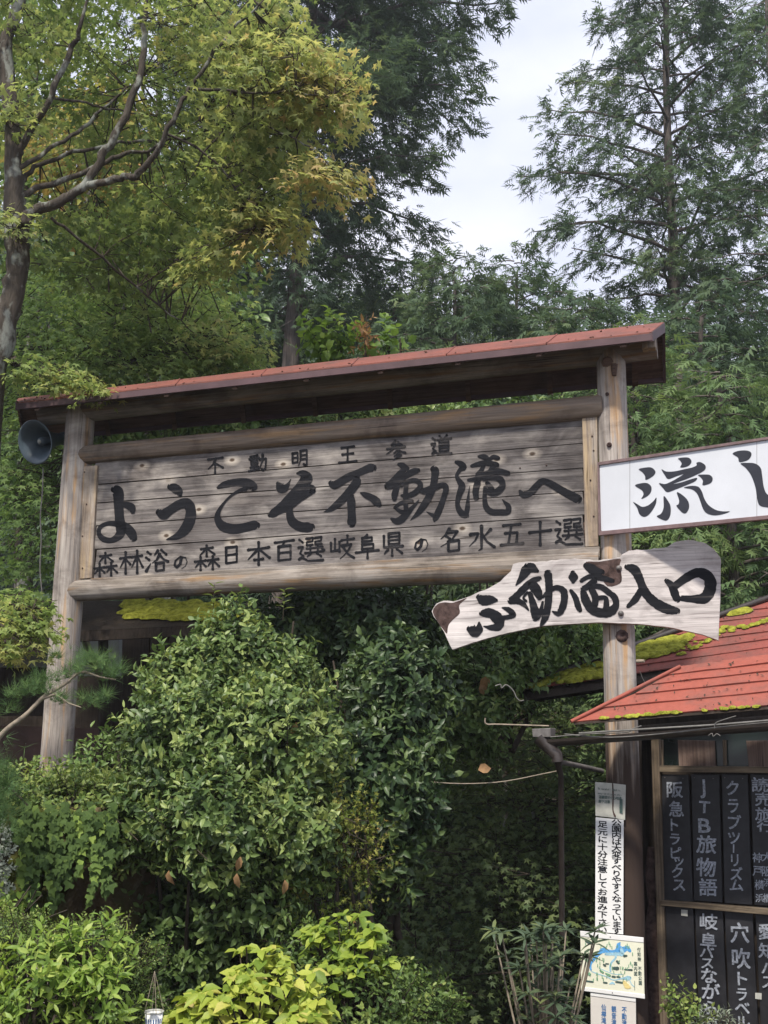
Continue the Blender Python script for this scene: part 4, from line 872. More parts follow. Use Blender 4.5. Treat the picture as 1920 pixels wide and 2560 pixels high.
# d: waterfall names
sd_ = root('waterfall_name_sign', 'pale sign with three columns of blue characters under the map board', 'sign', tuple(S3.px(1530, 2625)))
plate('panel', [(1478, 2640), (1591, 2652), zm(1240, 1480), zm(300, 1345)], .002, 'paleboard', sd_, .005)
plate('strip', [zm(300, 1405), zm(1235, 1535), zm(1240, 1455), zm(300, 1335)], .006, 'signwhite', sd_, .006, .001)
for s, x, y in (('仙樽滝', 575, 1650), ('観音滝', 785, 1685), ('不動滝', 1000, 1700)):
    text_line(s, *zm(x, y), 12.5, 16.5, 16.4, s3f(.002), .001, .04, .1, 'blue', sd_, True)

# ------------------------------------------------------------------ house on the right
B = Plane((2.12, 8.62, 0), ex=(.8713, -.4907, 0))
hbase = B.w(1.2, .3, 0); hbase.z = gz(hbase.x, hbase.y) - .3
ho = root('rest_house', 'old dark wooden teahouse with mossy red sheet roofs on the right', 'house', tuple(hbase))
zt = lambda x, y: (1180 + x * .446, 1500 + y * .446)
def roofplane(px, py, off, pitch):
    p = B.px(px, py, off); return Plane(tuple(p), ex=tuple(B.ex), tilt=-(math.pi / 2 - R(pitch)))
RP = roofplane(1545, 1793, -1.0, 34); UP = roofplane(1500, 1700, .95, 30)
def course(plane, q, m, lift=.016, parent=ho, name='roof_sheet'):
    a, b, c, d = q
    vs = [plane.px(*a, -lift), plane.px(*b, -lift), plane.px(*c, -.001), plane.px(*d, -.001)]
    # broken into pieces so that the lower edge is a little uneven
    n_ = 8; lo = [vs[0].lerp(vs[1], i / n_) + Vector((0, 0, random.uniform(-.003, .003))) for i in range(n_ + 1)]; up = [vs[3].lerp(vs[2], i / n_) for i in range(n_ + 1)]
    dn = plane.ey * .010; mb = MB(); k = n_ + 1
    mb.add(lo + up + [p + dn for p in lo] + [p + dn for p in up], [(i, i + 1, k + i + 1, k + i) for i in range(n_)] + [(2 * k + i + 1, 2 * k + i, 3 * k + i, 3 * k + i + 1) for i in range(n_)] + [(i, 2 * k + i, 2 * k + i + 1, i + 1) for i in range(n_)] + [(0, k, 3 * k, 2 * k), (n_, 2 * k + n_, 3 * k + n_, k + n_), (k, 2 * k - 1, 4 * k - 1, 3 * k)])
    return mb.build(name, M[m], parent)
lines = [((1427.5, 1803), (1920, 1763)), ((1499, 1768), (1920, 1727)), ((1588, 1734), (1920, 1699)), ((1630, 1709), (1920, 1676)), ((1671, 1685), (1920, 1656)), ((1700, 1666), (1920, 1636))]
def ext(l, x=2060): return (l[0], (x, line_y(x, l[0], l[1])))
for a, b in zip(lines[:-1], lines[1:]):
    a, b = ext(a), ext(b); course(RP, (a[0], a[1], (b[1][0], b[1][1] - .6), (b[0][0], b[0][1] - .6)), 'redroof')
ra = [RP.px(*p, -.022) for p in ((1427.5, 1804), (1700, 1666))]; MB().tube([ra[0], ra[1]], .014, 6).build('rake_trim', M['redroof'], ho)
# deck under the lower roof
q = [RP.px(1436, 1801, .012), RP.px(2060, 1754, .012), RP.px(2060, 1620, .012), RP.px(1706, 1666, .012)]
MB().box8(*q, RP.ey * .03).build('roof_deck', M['darkwood'], ho)
q = [RP.px(1434, 1812, -.004), RP.px(2060, 1762, -.004), RP.px(2060, 1752, -.004), RP.px(1434, 1802, -.004)]
MB().box8(*q, B.ey * .03).build('eave_board', M['darkwood'], ho)
rk = lambda x: 1718 - .354 * (x - 1290)
prev = None
for k in range(9):
    yr = 1636 - 19.5 * k; s_ = .147 - .006 * k; x0 = (1718 + .354 * 1290 - yr - s_ * 1920) / (.354 - s_); y0 = rk(x0)
    cur = ((x0, y0), (2060, yr - s_ * 140))
    if k == 0: cur = ((1296, 1724), (2060, yr - s_ * 140))
    if prev: course(UP, (prev[0], prev[1], (cur[1][0], cur[1][1] - .5), (cur[0][0], cur[0][1] - .5)), 'redroof_old', .014)
    prev = cur
ra = [UP.px(*p, -.03) for p in ((1288, 1719), (2060, rk(2060)))]; MB().tube([ra[0], ra[1]], .03, 6).build('rake_trim', M['gutter'], ho)
q = [UP.px(1300, 1724, .012), UP.px(2060, 1616, .012), UP.px(2060, rk(2060), .012), UP.px(1302, 1716, .012)]; MB().box8(*q, UP.ey * .06).build('roof_deck', M['darkwood'], ho)
q = [UP.px(1298, 1752, 0), UP.px(2060, 1640, 0), UP.px(2060, 1614, 0), UP.px(1298, 1724, 0)]; MB().box8(*[p + B.ey * .03 for p in q], B.ey * .05).build('eave_board', M['darkwood'], ho)
def moss(plane, zones, n, parent, name='moss', rr=(.02, .055), lift=-.02):
    mb = MB()
    for _ in range(n):
        z = random.choice(zones); u, v = random.random(), random.random()
        a = (z[0][0] + (z[1][0] - z[0][0]) * u, z[0][1] + (z[1][1] - z[0][1]) * u); b = (z[3][0] + (z[2][0] - z[3][0]) * u, z[3][1] + (z[2][1] - z[3][1]) * u)
        p = plane.px(a[0] + (b[0] - a[0]) * v, a[1] + (b[1] - a[1]) * v, lift); r_ = random.uniform(*rr)
        ring = []; m1 = 7; vs = []
        for j, (h, q) in enumerate(((0, 1.0), (.45, .85), (.8, .5))):
            for k in range(m1):
                an = 2 * math.pi * k / m1; rj = r_ * q * random.uniform(.8, 1.2)
                vs.append(p + plane.ex * math.cos(an) * rj * 1.3 + plane.ez * math.sin(an) * rj - plane.ey * h * r_ * .55)
        vs.append(p - plane.ey * r_ * .5)
        mb.add(vs, [(j * m1 + k, j * m1 + (k + 1) % m1, (j + 1) * m1 + (k + 1) % m1, (j + 1) * m1 + k) for j in range(2) for k in range(m1)] + [(14 + k, 14 + (k + 1) % m1, 21) for k in range(m1)], True)
    return mb.build(name, M['moss'], parent, kind='stuff')
moss(UP, [((1318, 1718), (1500, 1692), (1500, 1655), (1400, 1682)), ((1420, 1704), (1506, 1690), (1506, 1660), (1440, 1680)), ((1592, 1650), (1690, 1625), (1730, 1585), (1610, 1622)), ((1592, 1630), (1640, 1618), (1700, 1590), (1600, 1612)), ((1830, 1532), (1865, 1524), (1862, 1527), (1835, 1534))], 560, ho)
moss(UP, [((1690, 1640), (1760, 1610), (1800, 1585), (1700, 1615)), ((1800, 1582), (1860, 1572), (1870, 1555), (1800, 1570)), ((1860, 1570), (1920, 1552), (1920, 1545), (1870, 1562))], 60, ho, rr=(.012, .03))
moss(RP, [((1490, 1798), (1700, 1781), (1700, 1777), (1490, 1795)), ((1560, 1793), (1920, 1764), (1920, 1760), (1560, 1788))], 60, ho, rr=(.008, .02))
# wall, posts, frame
def fbox(q, off, th_, m, name, parent=ho, bv=.003): return MB().box8(*[B.px(x, y, off) for x, y in q], B.ey * th_).build(name, M[m], parent, bevel=bv)
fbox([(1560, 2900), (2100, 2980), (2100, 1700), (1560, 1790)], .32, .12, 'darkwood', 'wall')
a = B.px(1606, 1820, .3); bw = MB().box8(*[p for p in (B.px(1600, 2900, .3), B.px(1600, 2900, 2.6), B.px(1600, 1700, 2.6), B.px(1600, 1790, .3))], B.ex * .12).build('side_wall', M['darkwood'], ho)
q = [UP.px(1330, 1742, .1), UP.px(2060, 1640, .1)]; MB().tube([q[0], q[1]], .05, 8).build('wall_plate', M['darkwood'], ho)
def log(pts, rad, m, name, parent=ho, n=10, jit=.03):
    return MB().tube([B.px(x, y, o) for x, y, o in pts], rad, n, jit=jit).build(name, M[m], parent)
log([(1584, 1842, .1), (1586, 2100, .1), (1588, 2400, .1), (1590, 2800, .1)], [.062, .064, .066, .07], 'framewood', 'post')
log([(1632, 2118, .12), (1630, 2190, .1), (1636, 2260, .12), (1630, 2330, .1), (1640, 2420, .12), (1634, 2500, .1), (1640, 2700, .12)], [.04, .052, .046, .056, .045, .05, .05], 'bark', 'post')
log([(1560, 1836, .2), (2100, 1795, .2)], [.06, .06], 'darkwood', 'beam')
# transom over the board rack
fbox([(1649, 1914), (2060, 1920), (2060, 1810), (1646, 1846)], .09, .01, 'glass', 'transom_glass')
fbox([(1697, 1915), (1790, 1918), (1786, 1852), (1694, 1850)], .06, .02, 'panelwood', 'transom_panel')
fbox([(1872, 1919), (1990, 1922), (1985, 1850), (1865, 1852)], .06, .02, 'panelwood', 'transom_panel')
for x in (1650, 1808): fbox([(x, 1914), (x + 8, 1914), (x + 6, 1850), (x - 2, 1850)], .05, .03, 'framewood', 'muntin')

# ------------------------------------------------------------------ rack of name planks
rk_ = root('name_plank_rack', 'wooden rack holding black planks painted with white tour company names', 'notice rack', tuple(B.px(1660, 2640, 0)))
fbox([(1652, 2640), (1671, 2641), (1646, 1846), (1627, 1846)], -.03, .07, 'framewood', 'frame', rk_, .004)
fbox([(1646, 1930), (2060, 1934), (2060, 1919), (1645, 1914)], -.025, .05, 'framewoodx', 'rail', rk_, .003)
fbox([(1652, 2264), (2060, 2300), (2060, 2284), (1650, 2250)], -.045, .06, 'framewoodx', 'rail', rk_, .004)
fbox([(1660, 2640), (2060, 2700), (2060, 1925), (1640, 1925)], .075, .01, 'darkwood', 'back_panel', rk_, 0)
KT = [  # x top-left, x top-right, x bottom-left, x bottom-right, text
 (1654, 1721, 1661, 1732, '阪急トラピックス', 1685, 2250), (1728, 1798, 1735, 1806, 'JTB旅物語', 1758, 2252), (1804, 1869, 1811, 1880, 'クラブツーリズム', 1834, 2258), (1876, 1947, 1886, 1957, '読売旅行', 1912, 2262)]
def bput(x, y, off): return B.px(x, y, -.007 - off)
specs = [[('阪', 1687, 1974, 44, 42), ('急', 1691, 2022, 40, 42), ('ト', 1686, 2062, 34, 36), ('ラ', 1687, 2098, 32, 34), ('ピ', 1690, 2132, 34, 34), ('ッ', 1697, 2152, 34, 30), ('ク', 1693, 2180, 34, 34), ('ス', 1698, 2213, 36, 36)],
 [('J', 1757, 1972, 48, 50), ('T', 1761, 2018, 46, 42), ('B', 1761, 2064, 62, 50), ('旅', 1766, 2111, 52, 48), ('物', 1765, 2168, 52, 50), ('語', 1770, 2218, 48, 46)],
 [('ク', 1831, 1970, 38, 42), ('ラ', 1833, 2015, 34, 42), ('ブ', 1836, 2055, 38, 40), ('ツ', 1835, 2095, 36, 36), ('ー', 1834, 2121, 26, 28), ('リ', 1837, 2151, 32, 36), ('ズ', 1841, 2184, 34, 36), ('ム', 1841, 2213, 38, 34)],
 [('読', 1900, 1962, 44, 38), ('売', 1908, 1998, 44, 36), ('旅', 1908, 2035, 42, 34), ('行', 1913, 2065, 44, 32), ('大', 1917, 2142, 26, 26), ('阪', 1917, 2178, 26, 28), ('神', 1893, 2144, 26, 26), ('戸', 1894, 2178, 26, 28), ('横', 1898, 2212, 24, 26), ('浜', 1899, 2245, 22, 22), ('浜', 1918, 2206, 20, 22), ('橋', 1918, 2245, 22, 24)]]
low = [[], [('岐', 1771, 2305, 48, 42), ('阜', 1771, 2353, 44, 42), ('バ', 1767, 2382, 38, 30), ('ス', 1768, 2408, 36, 32), ('な', 1772, 2440, 46, 42), ('が', 1776, 2480, 48, 44), ('ら', 1776, 2520, 42, 40), ('号', 1778, 2562, 42, 40)],
 [('穴', 1849, 2333, 50, 54), ('吹', 1852, 2397, 50, 54), ('ト', 1852, 2447, 44, 40), ('ラ', 1854, 2486, 34, 38), ('ベ', 1856, 2520, 40, 38), ('ル', 1856, 2556, 40, 38)],
 [('愛', 1916, 2330, 42, 42), ('知', 1917, 2378, 42, 40), ('バ', 1922, 2420, 40, 38), ('ス', 1922, 2455, 40, 38)]]
for k, (a, b, c, d, _, _, yb) in enumerate(KT):
    pk = fbox([(c, yb), (d, yb + 4), (b, 1937), (a, 1936)], -.002 + .004 * (k % 2) - .0, .02, 'blackboard', 'plank', rk_, .003)
    mb = MB()
    for ch, x, y, w_, h in specs[k]: put_char(mb, ch, x, y, w_, h, bput, .0015, .028 if len(specs[k]) < 12 or h > 30 else .02, .04, rot=(-math.pi / 2 if ch == 'ー' else 0) + random.uniform(-.05, .05), full=ch in 'ッ')
    mb.build('lettering', M['chalk'], pk)
    for q_ in ((a + 8, 1944), ((a + b) / 2 + 20, 1946)): MB().lathe(B.px(*q_, -.009 + .004 * (k % 2)), -B.ey, [(0, .004), (.002, .003), (.002, 0)], 6).build('nail_head', M['dull'], pk)
for k, (a, b, c, d) in enumerate(((1663, 1732, 1676, 1748), (1737, 1806, 1752, 1824), (1811, 1880, 1828, 1900), (1888, 1960, 1906, 1980))):
    pk = fbox([(c, 2660), (d, 2668), (b, 2262 + 3 * k), (a, 2258 + 3 * k)], .0 + .004 * (k % 2), .02, 'blackboard', 'plank', rk_, .003)
    if low[k]:
        mb = MB()
        for ch, x, y, w_, h in low[k]: put_char(mb, ch, x, y, w_, h, bput, -.0005, .03, .06, rot=random.uniform(-.06, .06))
        mb.build('lettering', M['chalk'], pk)
for x, y in ((1711, 2282), (1896, 2490)):
    MB().box8(*[B.px(a, b, -.008) for a, b in ((x - 8, y + 7), (x + 8, y + 9), (x + 8, y - 7), (x - 8, y - 8))], B.ey * .003).build('paper_tag', M['oldwhite'], rk_)

# ------------------------------------------------------------------ gutter, pipes, wires
gt = root('rain_gutter', 'brown half-round gutter with funnel and downpipe under the red eave', 'gutter', tuple(B.px(1392, 2330, -1.0)))
ga, gb = B.px(1372, 1849, -1.1), B.px(2060, 1798, -1.1); mb = MB(); prof = []
gd = (gb - ga); nn = 9
for e, p in enumerate((ga, gb)):
    for k in range(nn):
        an = math.pi * k / (nn - 1); prof.append(p + B.ey * math.cos(an) * .045 - Vector((0, 0, math.sin(an) * .05)))
    for k in range(nn):
        an = math.pi * (nn - 1 - k) / (nn - 1); prof.append(p + B.ey * math.cos(an) * .041 - Vector((0, 0, math.sin(an) * .046)))
mb.add(prof, [(k, (k + 1) % 18, 18 + (k + 1) % 18, 18 + k) for k in range(18)], False); mb.build('trough', M['gutter'], gt)
c0, c1, c2 = B.px(1352, 1822, -1.1), B.px(1366, 1862, -1.1), B.px(1392, 1888, -1.1)
MB().box8(*[B.px(x, y, -1.15) for x, y in ((1332, 1843), (1376, 1843), (1376, 1820), (1329, 1822))], B.ey * .1).build('funnel_rim', M['dull'], gt, bevel=.004)
MB().tube([c0 - Vector((0, 0, .06)), c1, c2, B.px(1394, 1905, -1.1)], [.062, .05, .042, .042], 12).build('funnel', M['gutter'], gt)
MB().tube([B.px(1394, 1895, -1.08), B.px(1396, 1915, -1.06), B.px(1402, 1940, -1.0), B.px(1405, 2340, -.9)], [.03, .024, .02, .02], 10).build('downpipe', M['gutter'], gt)
MB().tube([B.px(1400, 1905, -1.05), B.px(1450, 1915, -.6), B.px(1506, 1928, -.35)], .018, 10).build('side_pipe', M['dull'], gt)
def wire(pts, r_, Y, label, m='wire', cat='wire', off=None, name='wire'):
    p = [tuple(B.px(x, y, off)) if off is not None else tuple(at(x, y, Y)) for x, y in pts]
    return solo(MB().tube([Vector(c) for c in catmull(p, 5)], r_, 5).build(name, M[m]), label, cat)
zz = lambda L_: [zt(x, y) for x, y in L_]
wire(zz([(440, 768), (640, 752), (860, 742), (900, 722), (950, 705)]), .004, 0, 'short looping wire lying along the left end of the gutter', off=-1.2)
wire(zz([(600, 747), (1000, 722), (1360, 700), (1700, 672), (1960, 648)]), .007, 0, 'upper straight pole-like wire under the red eave', off=-1.22)
wire(zz([(520, 752), (780, 770), (1100, 746), (1400, 712), (1700, 684), (1960, 664)]), .005, 0, 'lower sagging wire twisted under the red eave', off=-1.2)
wire(zz([(1360, 720), (1365, 690), (1420, 668), (1480, 650)]), .003, 0, 'pale hooked wire end above the rack of planks', off=-1.23)
wire(zz([(1325, 760), (1345, 748), (1352, 765), (1372, 750), (1392, 762)]), .003, 0, 'small curl of pale wire below the eave', off=-1.15)
wire(zz([(130, 482), (160, 474), (166, 494), (188, 476), (212, 488), (235, 515), (250, 548), (270, 565), (290, 562)]), .005, 8.4, 'kinked pale wire sticking out of the bush left of the mossy roof')
wire([(1213, 1795), (1216, 1810), (1250, 1811), (1372, 1815)], .006, 8.2, 'yellowish thin rod with a bent end left of the gutter funnel', 'moss' if False else 'paletwig', 'rod', name='rod')
wire([(800, 1890), (880, 1918), (960, 1936), (1100, 1957), (1240, 1956), (1366, 1933), (1398, 1926)], .004, 8.3, 'pale string sagging across the dark hollow between bush and house', 'paletwig', 'string', name='string')
wire(zz([(940, 395), (955, 435), (970, 462)]), .002, 8.2, 'short thin wire beside the dowel of the right post')

# ------------------------------------------------------------------ teahouse behind the left post
Hs = Plane(tuple(at(300, 1600, 13.2)), ex=(.97, -.24, 0))
hb = Hs.px(300, 2000); th_ = root('left_house', 'dark old house with a mossy eave behind the left gate post', 'house', (hb.x, hb.y, gz(hb.x, hb.y)))
def hbox(q, off, t_, m, name, bv=0): return MB().box8(*[Hs.px(x, y, off) for x, y in q], Hs.ey * t_).build(name, M[m], th_, bevel=bv)
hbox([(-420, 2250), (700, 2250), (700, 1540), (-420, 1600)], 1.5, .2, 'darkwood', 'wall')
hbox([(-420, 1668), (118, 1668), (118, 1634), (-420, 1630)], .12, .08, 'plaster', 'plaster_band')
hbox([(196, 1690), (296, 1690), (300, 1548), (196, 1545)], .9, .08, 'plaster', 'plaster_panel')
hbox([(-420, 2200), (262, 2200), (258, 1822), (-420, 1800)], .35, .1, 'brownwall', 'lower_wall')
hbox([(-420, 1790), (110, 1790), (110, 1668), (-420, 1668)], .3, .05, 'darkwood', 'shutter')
MB().tube([Hs.px(196, 1560, 0), Hs.px(228, 1640, 0), Hs.px(254, 1698, 0)], .045, 8).build('brace', M['framewood'], th_)
MB().tube([Hs.px(258, 1560, .2), Hs.px(262, 2200, .2)], .06, 8).build('corner_post', M['darkwood'], th_)
HP = Plane(tuple(Hs.px(450, 1550, -.9)), ex=(.97, -.24, 0), tilt=-(math.pi / 2 - R(24)))
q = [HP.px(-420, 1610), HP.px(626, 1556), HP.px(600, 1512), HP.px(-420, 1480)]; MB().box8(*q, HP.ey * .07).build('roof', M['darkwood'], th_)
MB().box8(*[p - Vector((0, 0, .1)) for p in (HP.px(-420, 1612), HP.px(620, 1558))], *[HP.px(620, 1556), HP.px(-420, 1610)], Hs.ey * .06).build('eave_board', M['darkwood'], th_)
moss(HP, [((312, 1545), (620, 1552), (560, 1512), (320, 1500)), ((470, 1545), (622, 1556), (600, 1535), (480, 1505))], 420, th_, rr=(.03, .09))

# ------------------------------------------------------------------ air
hzm = bpy.data.materials.new('haze'); hzm.use_nodes = True; hn = hzm.node_tree; hn.nodes.clear(); ho_ = hn.nodes.new('ShaderNodeOutputMaterial'); pv = hn.nodes.new('ShaderNodeVolumePrincipled')
pv.inputs['Density'].default_value = .0012; pv.inputs['Color'].default_value = (.86, .9, .97, 1); pv.inputs['Anisotropy'].default_value = .3; hn.links.new(pv.outputs[0], ho_.inputs['Volume'])
MB().box((0, 85, 32), 246, 236, 86).build('haze', hzm, None, kind='stuff')
# ================================================================== vegetation
def E(x, y, Y, rx, rz, ry=None):
    """blob from a view position (1659 wide view), radii in view pixels"""
    s = Y / 2400.0; return (tuple(D(x, y, Y)), rx * s, (ry if ry else (rx + rz) / 2 * s), rz * s)
def gp(x, Y): p = D(x, 1590, Y); return (p.x, p.y, gz(p.x, p.y))

# ---- far wooded hillside: crowns too far off to tell apart
fw = []
P, Dn, Nn, S, T_ = [], [], [], [], []
for _ in range(560):
    y = random.uniform(34, 140); x = random.uniform(-.42, .52) * y + random.uniform(-3, 3); g = gz(x, y)
    h = random.uniform(7, 12); w_ = random.uniform(1.8, 3.0); tt = random.gauss(.35, .15); nn = int(90 if y < 70 else 55)
    for k in range(nn):
        f = random.random() ** .8; a = random.uniform(0, 2 * math.pi); r_ = w_ * (1 - f) ** .8 * random.uniform(.6, 1.05) + .1
        P.append((x + math.cos(a) * r_, y + math.sin(a) * r_, g + h * f * random.uniform(.93, 1))); Dn.append((math.cos(a), math.sin(a), random.uniform(-.9, .2))); Nn.append((math.cos(a) * .6, math.sin(a) * .6, 1)); S.append(random.uniform(1.2, 2.0)); T_.append(min(1, max(0, tt + random.gauss(0, .15))))
hr = root('hillside_wood', 'dark green wooded hillside rising behind the conifers', 'woodland', (0, 80, gz(0, 80))); hr['kind'] = 'stuff'
leaf_mesh('canopy', 'frond', P, Dn, Nn, S, T_, M['hinoki'], hr)

# ---- tall cypresses
def trunk_pts(xb, yb_, xt, yt, Y): return gp(xb, Y), tuple(D(xt, yt, Y))
def tall(name, label, xb, xt, ytop, Y, rb, limbs, lens, **kw):
    a, b = D(xb, 775, Y), D(xt, 100, Y); d = (b - a); base_t = (gz(a.x, a.y) - a.z) / d.z; base = a + d * base_t
    zt_ = D(xt, ytop, Y).z; top = a + d * ((zt_ - a.z) / d.z); return conifer(name, label, tuple(base), tuple(top), rb, limbs, lens, **kw)
tall('cypress_tree', 'tall cypress with its trunk bare just above the middle of the gate roof', 631, 668, -1100, 24, .24, 215,
     lambda f: 3.75 * min(1, (1 - f) * 3) ** .6 * (1 if f > .3 else .75), z0=.32, per=100, frond=.30, tws=1.3, rise=.4, droop=.35, asym=lambda a, f: (.22 if f < .42 and math.sin(a) < .2 else 1) * (1.12 if math.cos(a) > 0 else .8), t0=.42, seed=3, dens=1.0)
tall('cypress_tree', 'open-crowned cypress standing against the sky, its trunk between sky gaps on the right', 1462, 1440, -380, 23, .17, 135,
     lambda f: min(3.0, 7.0 * (1 - f) ** .9) * (1 if f > .35 else .8), z0=.26, per=76, frond=.25, tws=1.0, t0=.42, seed=5, dens=1.0, rise=.35)
tall('cypress_tree', 'dense cypress cut by the right edge behind the open-crowned one', 1690, 1665, -60, 20, .18, 90,
     lambda f: 2.3 * min(1, (1 - f) * 2) ** .7, z0=.2, per=62, frond=.24, t0=.4, seed=8, dens=1.0)
tall('cypress_tree', 'thin cypress behind the maple at the top left', 330, 345, -250, 27, .2, 70, lambda f: 3.6 * (1 - f) ** .6, z0=.15, per=60, frond=.32, t0=.3, seed=9)
specs_c = [(850, 600, 26, 3.0, 'round-topped young cypress left of the gate middle behind the red roof', 21, 'hinoki', .45),
 (985, 555, 21, 3.1, 'young cypress with drooping tips under the sky gap left edge', 22, 'hinoki', .5),
 (1130, 545, 22, 2.8, 'pointed young cypress right below the bright sky gap', 23, 'hinoki', .5),
 (1265, 640, 18, 2.6, 'light green young cypress above the right end of the gate roof', 24, 'hinoki', .5),
 (1560, 650, 16, 2.2, 'young cypress above the white sign at the right edge', 25, 'hinoki', .4),
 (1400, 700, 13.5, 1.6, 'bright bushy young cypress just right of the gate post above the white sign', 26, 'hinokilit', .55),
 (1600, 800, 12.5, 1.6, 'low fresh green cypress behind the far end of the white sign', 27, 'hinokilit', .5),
 (500, 660, 27, 2.4, 'shaded cypress behind the left half of the red gate roof', 28, 'hinoki', .3),
 (1170, 1050, 15.5, 2.3, 'shaded low cypress behind the right half of the welcome board', 29, 'hinoki', .55)]
for x, yt, Y, ln, lab, sd, mt_, t0 in specs_c:
    b = gp(x, Y); tp = D(x, yt, Y); tp = (b[0], b[1], tp.z)
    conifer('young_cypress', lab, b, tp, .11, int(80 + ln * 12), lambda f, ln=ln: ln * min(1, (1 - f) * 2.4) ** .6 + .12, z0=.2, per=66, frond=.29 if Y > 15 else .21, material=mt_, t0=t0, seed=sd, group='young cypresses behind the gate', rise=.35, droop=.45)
# stubby bare trunk right of the gate roof
a = D(1465, 900, 14.5); b = D(1465, 786, 14.5); mb = MB(); bb = Vector((a.x, a.y, gz(a.x, a.y))); mb.tube([bb, bb.lerp(b, .5), a, b], [.1, .09, .07, .06], 9, jit=.08)
st = root('snag', 'short broken grey trunk rising right of the gate roof end', 'dead tree', tuple(bb)); mb.build('trunk', M['cedarbark'], st)

# ---- big maple, upper left
def pl(pts, Y): return [D(x, y, (Y[i] if hasattr(Y, '__len__') else Y)) for i, (x, y) in enumerate(pts)]
mt_base = gp(-60, 9.2)
limbs = [
 ([Vector(mt_base), D(-50, 1150, 9.2), D(-35, 900, 9.2), D(0, 730, 9.2), D(28, 640, 9.2), D(36, 560, 9.2), D(34, 470, 9.2), D(26, 330, 9.2), D(22, 230, 9.2), D(10, 100, 9.2), D(40, 10, 9.2), D(70, -150, 9.2)], [.19, .17, .15, .125, .10, .10, .10, .075, .075, .06, .05, .03]),
 (pl([(50, 490), (70, 460), (130, 435), (180, 400), (215, 345), (250, 290), (275, 235), (308, 130), (312, 40), (330, -60)], 9.0), [.075, .068, .06, .055, .05, .048, .045, .04, .032, .02]),
 (pl([(190, 400), (260, 385), (300, 375), (340, 320), (380, 250), (410, 190), (480, 90), (560, 10)], [9, 8.9, 8.8, 8.7, 8.6, 8.6, 8.5, 8.4]), [.045, .042, .040, .034, .03, .026, .02, .01]),
 (pl([(40, 335), (60, 290), (110, 210), (150, 110), (175, 60), (190, -20)], [9.2, 9.1, 9, 9, 8.9, 8.9]), [.045, .042, .04, .035, .025, .015]),
 (pl([(40, 365), (110, 320), (180, 275), (250, 210), (300, 170)], [9.2, 9.4, 9.6, 9.8, 10]), [.032, .028, .024, .018, .01]),
 (pl([(45, 400), (75, 360), (160, 330), (260, 310), (370, 300), (470, 300)], [9.2, 9.4, 9.5, 9.6, 9.8, 10]), [.032, .03, .026, .022, .018, .008]),
 (pl([(40, 425), (110, 395), (200, 365), (270, 330), (330, 320), (430, 260)], [9.2, 9.2, 9.3, 9.4, 9.5, 9.6]), [.04, .038, .032, .026, .02, .008]),
 (pl([(110, 210), (190, 225), (260, 240), (340, 250)], [9, 9.2, 9.4, 9.6]), [.02, .016, .012, .006]),
 (pl([(110, 470), (200, 540), (320, 640), (420, 720)], [9.1, 9.4, 9.9, 10.4]), [.02, .018, .014, .006]),
 (pl([(360, 290), (440, 330), (520, 420), (560, 500)], [8.7, 8.8, 9, 9.1]), [.018, .014, .01, .005]),
 (pl([(410, 190), (520, 200), (640, 200), (730, 215)], [8.6, 8.5, 8.4, 8.4]), [.02, .015, .01, .004]),
 (pl([(560, 270), (640, 300), (700, 350), (745, 390)], [8.8, 8.7, 8.6, 8.6]), [.012, .01, .008, .004])]
regs = [(60, 40, 190, 90, 9.0, 11.5, 26, .38), (330, 50, 240, 110, 8.9, 11.5, 40, .38), (500, 70, 180, 100, 8.4, 10.2, 34, .58), (620, 130, 120, 70, 8.2, 9.2, 26, .66),
 (690, 190, 80, 45, 8.3, 8.9, 16, .78), (600, 230, 120, 55, 8.5, 9.5, 22, .58), (480, 190, 150, 90, 9.0, 10.8, 30, .5), (150, 170, 140, 90, 9.8, 11.5, 16, .3),
 (400, 340, 170, 100, 9.4, 10.8, 30, .4), (540, 330, 110, 70, 8.9, 10.0, 20, .5), (720, 370, 45, 38, 8.5, 8.9, 9, .8), (570, 430, 70, 45, 8.9, 9.5, 15, .6),
 (590, 490, 45, 30, 8.9, 9.2, 9, .74), (470, 450, 110, 70, 9.2, 10.4, 20, .42), (250, 440, 170, 60, 9.6, 11.2, 22, .4), (140, 520, 150, 60, 9.5, 11.0, 14, .25), (280, 560, 160, 60, 9.8, 11.2, 18, .25), (180, 300, 130, 80, 10.2, 11.8, 18, .5), (470, 560, 70, 40, 9.2, 9.8, 8, .55),
 (20, 260, 40, 60, 8.8, 9.1, 5, .55), (10, 510, 24, 60, 8.7, 9.0, 4, .6), (400, 560, 110, 50, 9.6, 10.6, 12, .4), (-120, 150, 160, 250, 8.8, 11, 30, .4), (250, -120, 500, 120, 8.5, 11, 60, .45)]
limbs = [limbs[0]] + [(p_, [q_ * .72 for q_ in r_]) for p_, r_ in limbs[1:]]
leafy_tree('maple_tree', 'large maple spreading from the left edge, its tips turning yellow and orange', 'maple tree', limbs, regs, .105, M['maple'], tuple(mt_base), nleaf=40, rad=.34, individual=150)

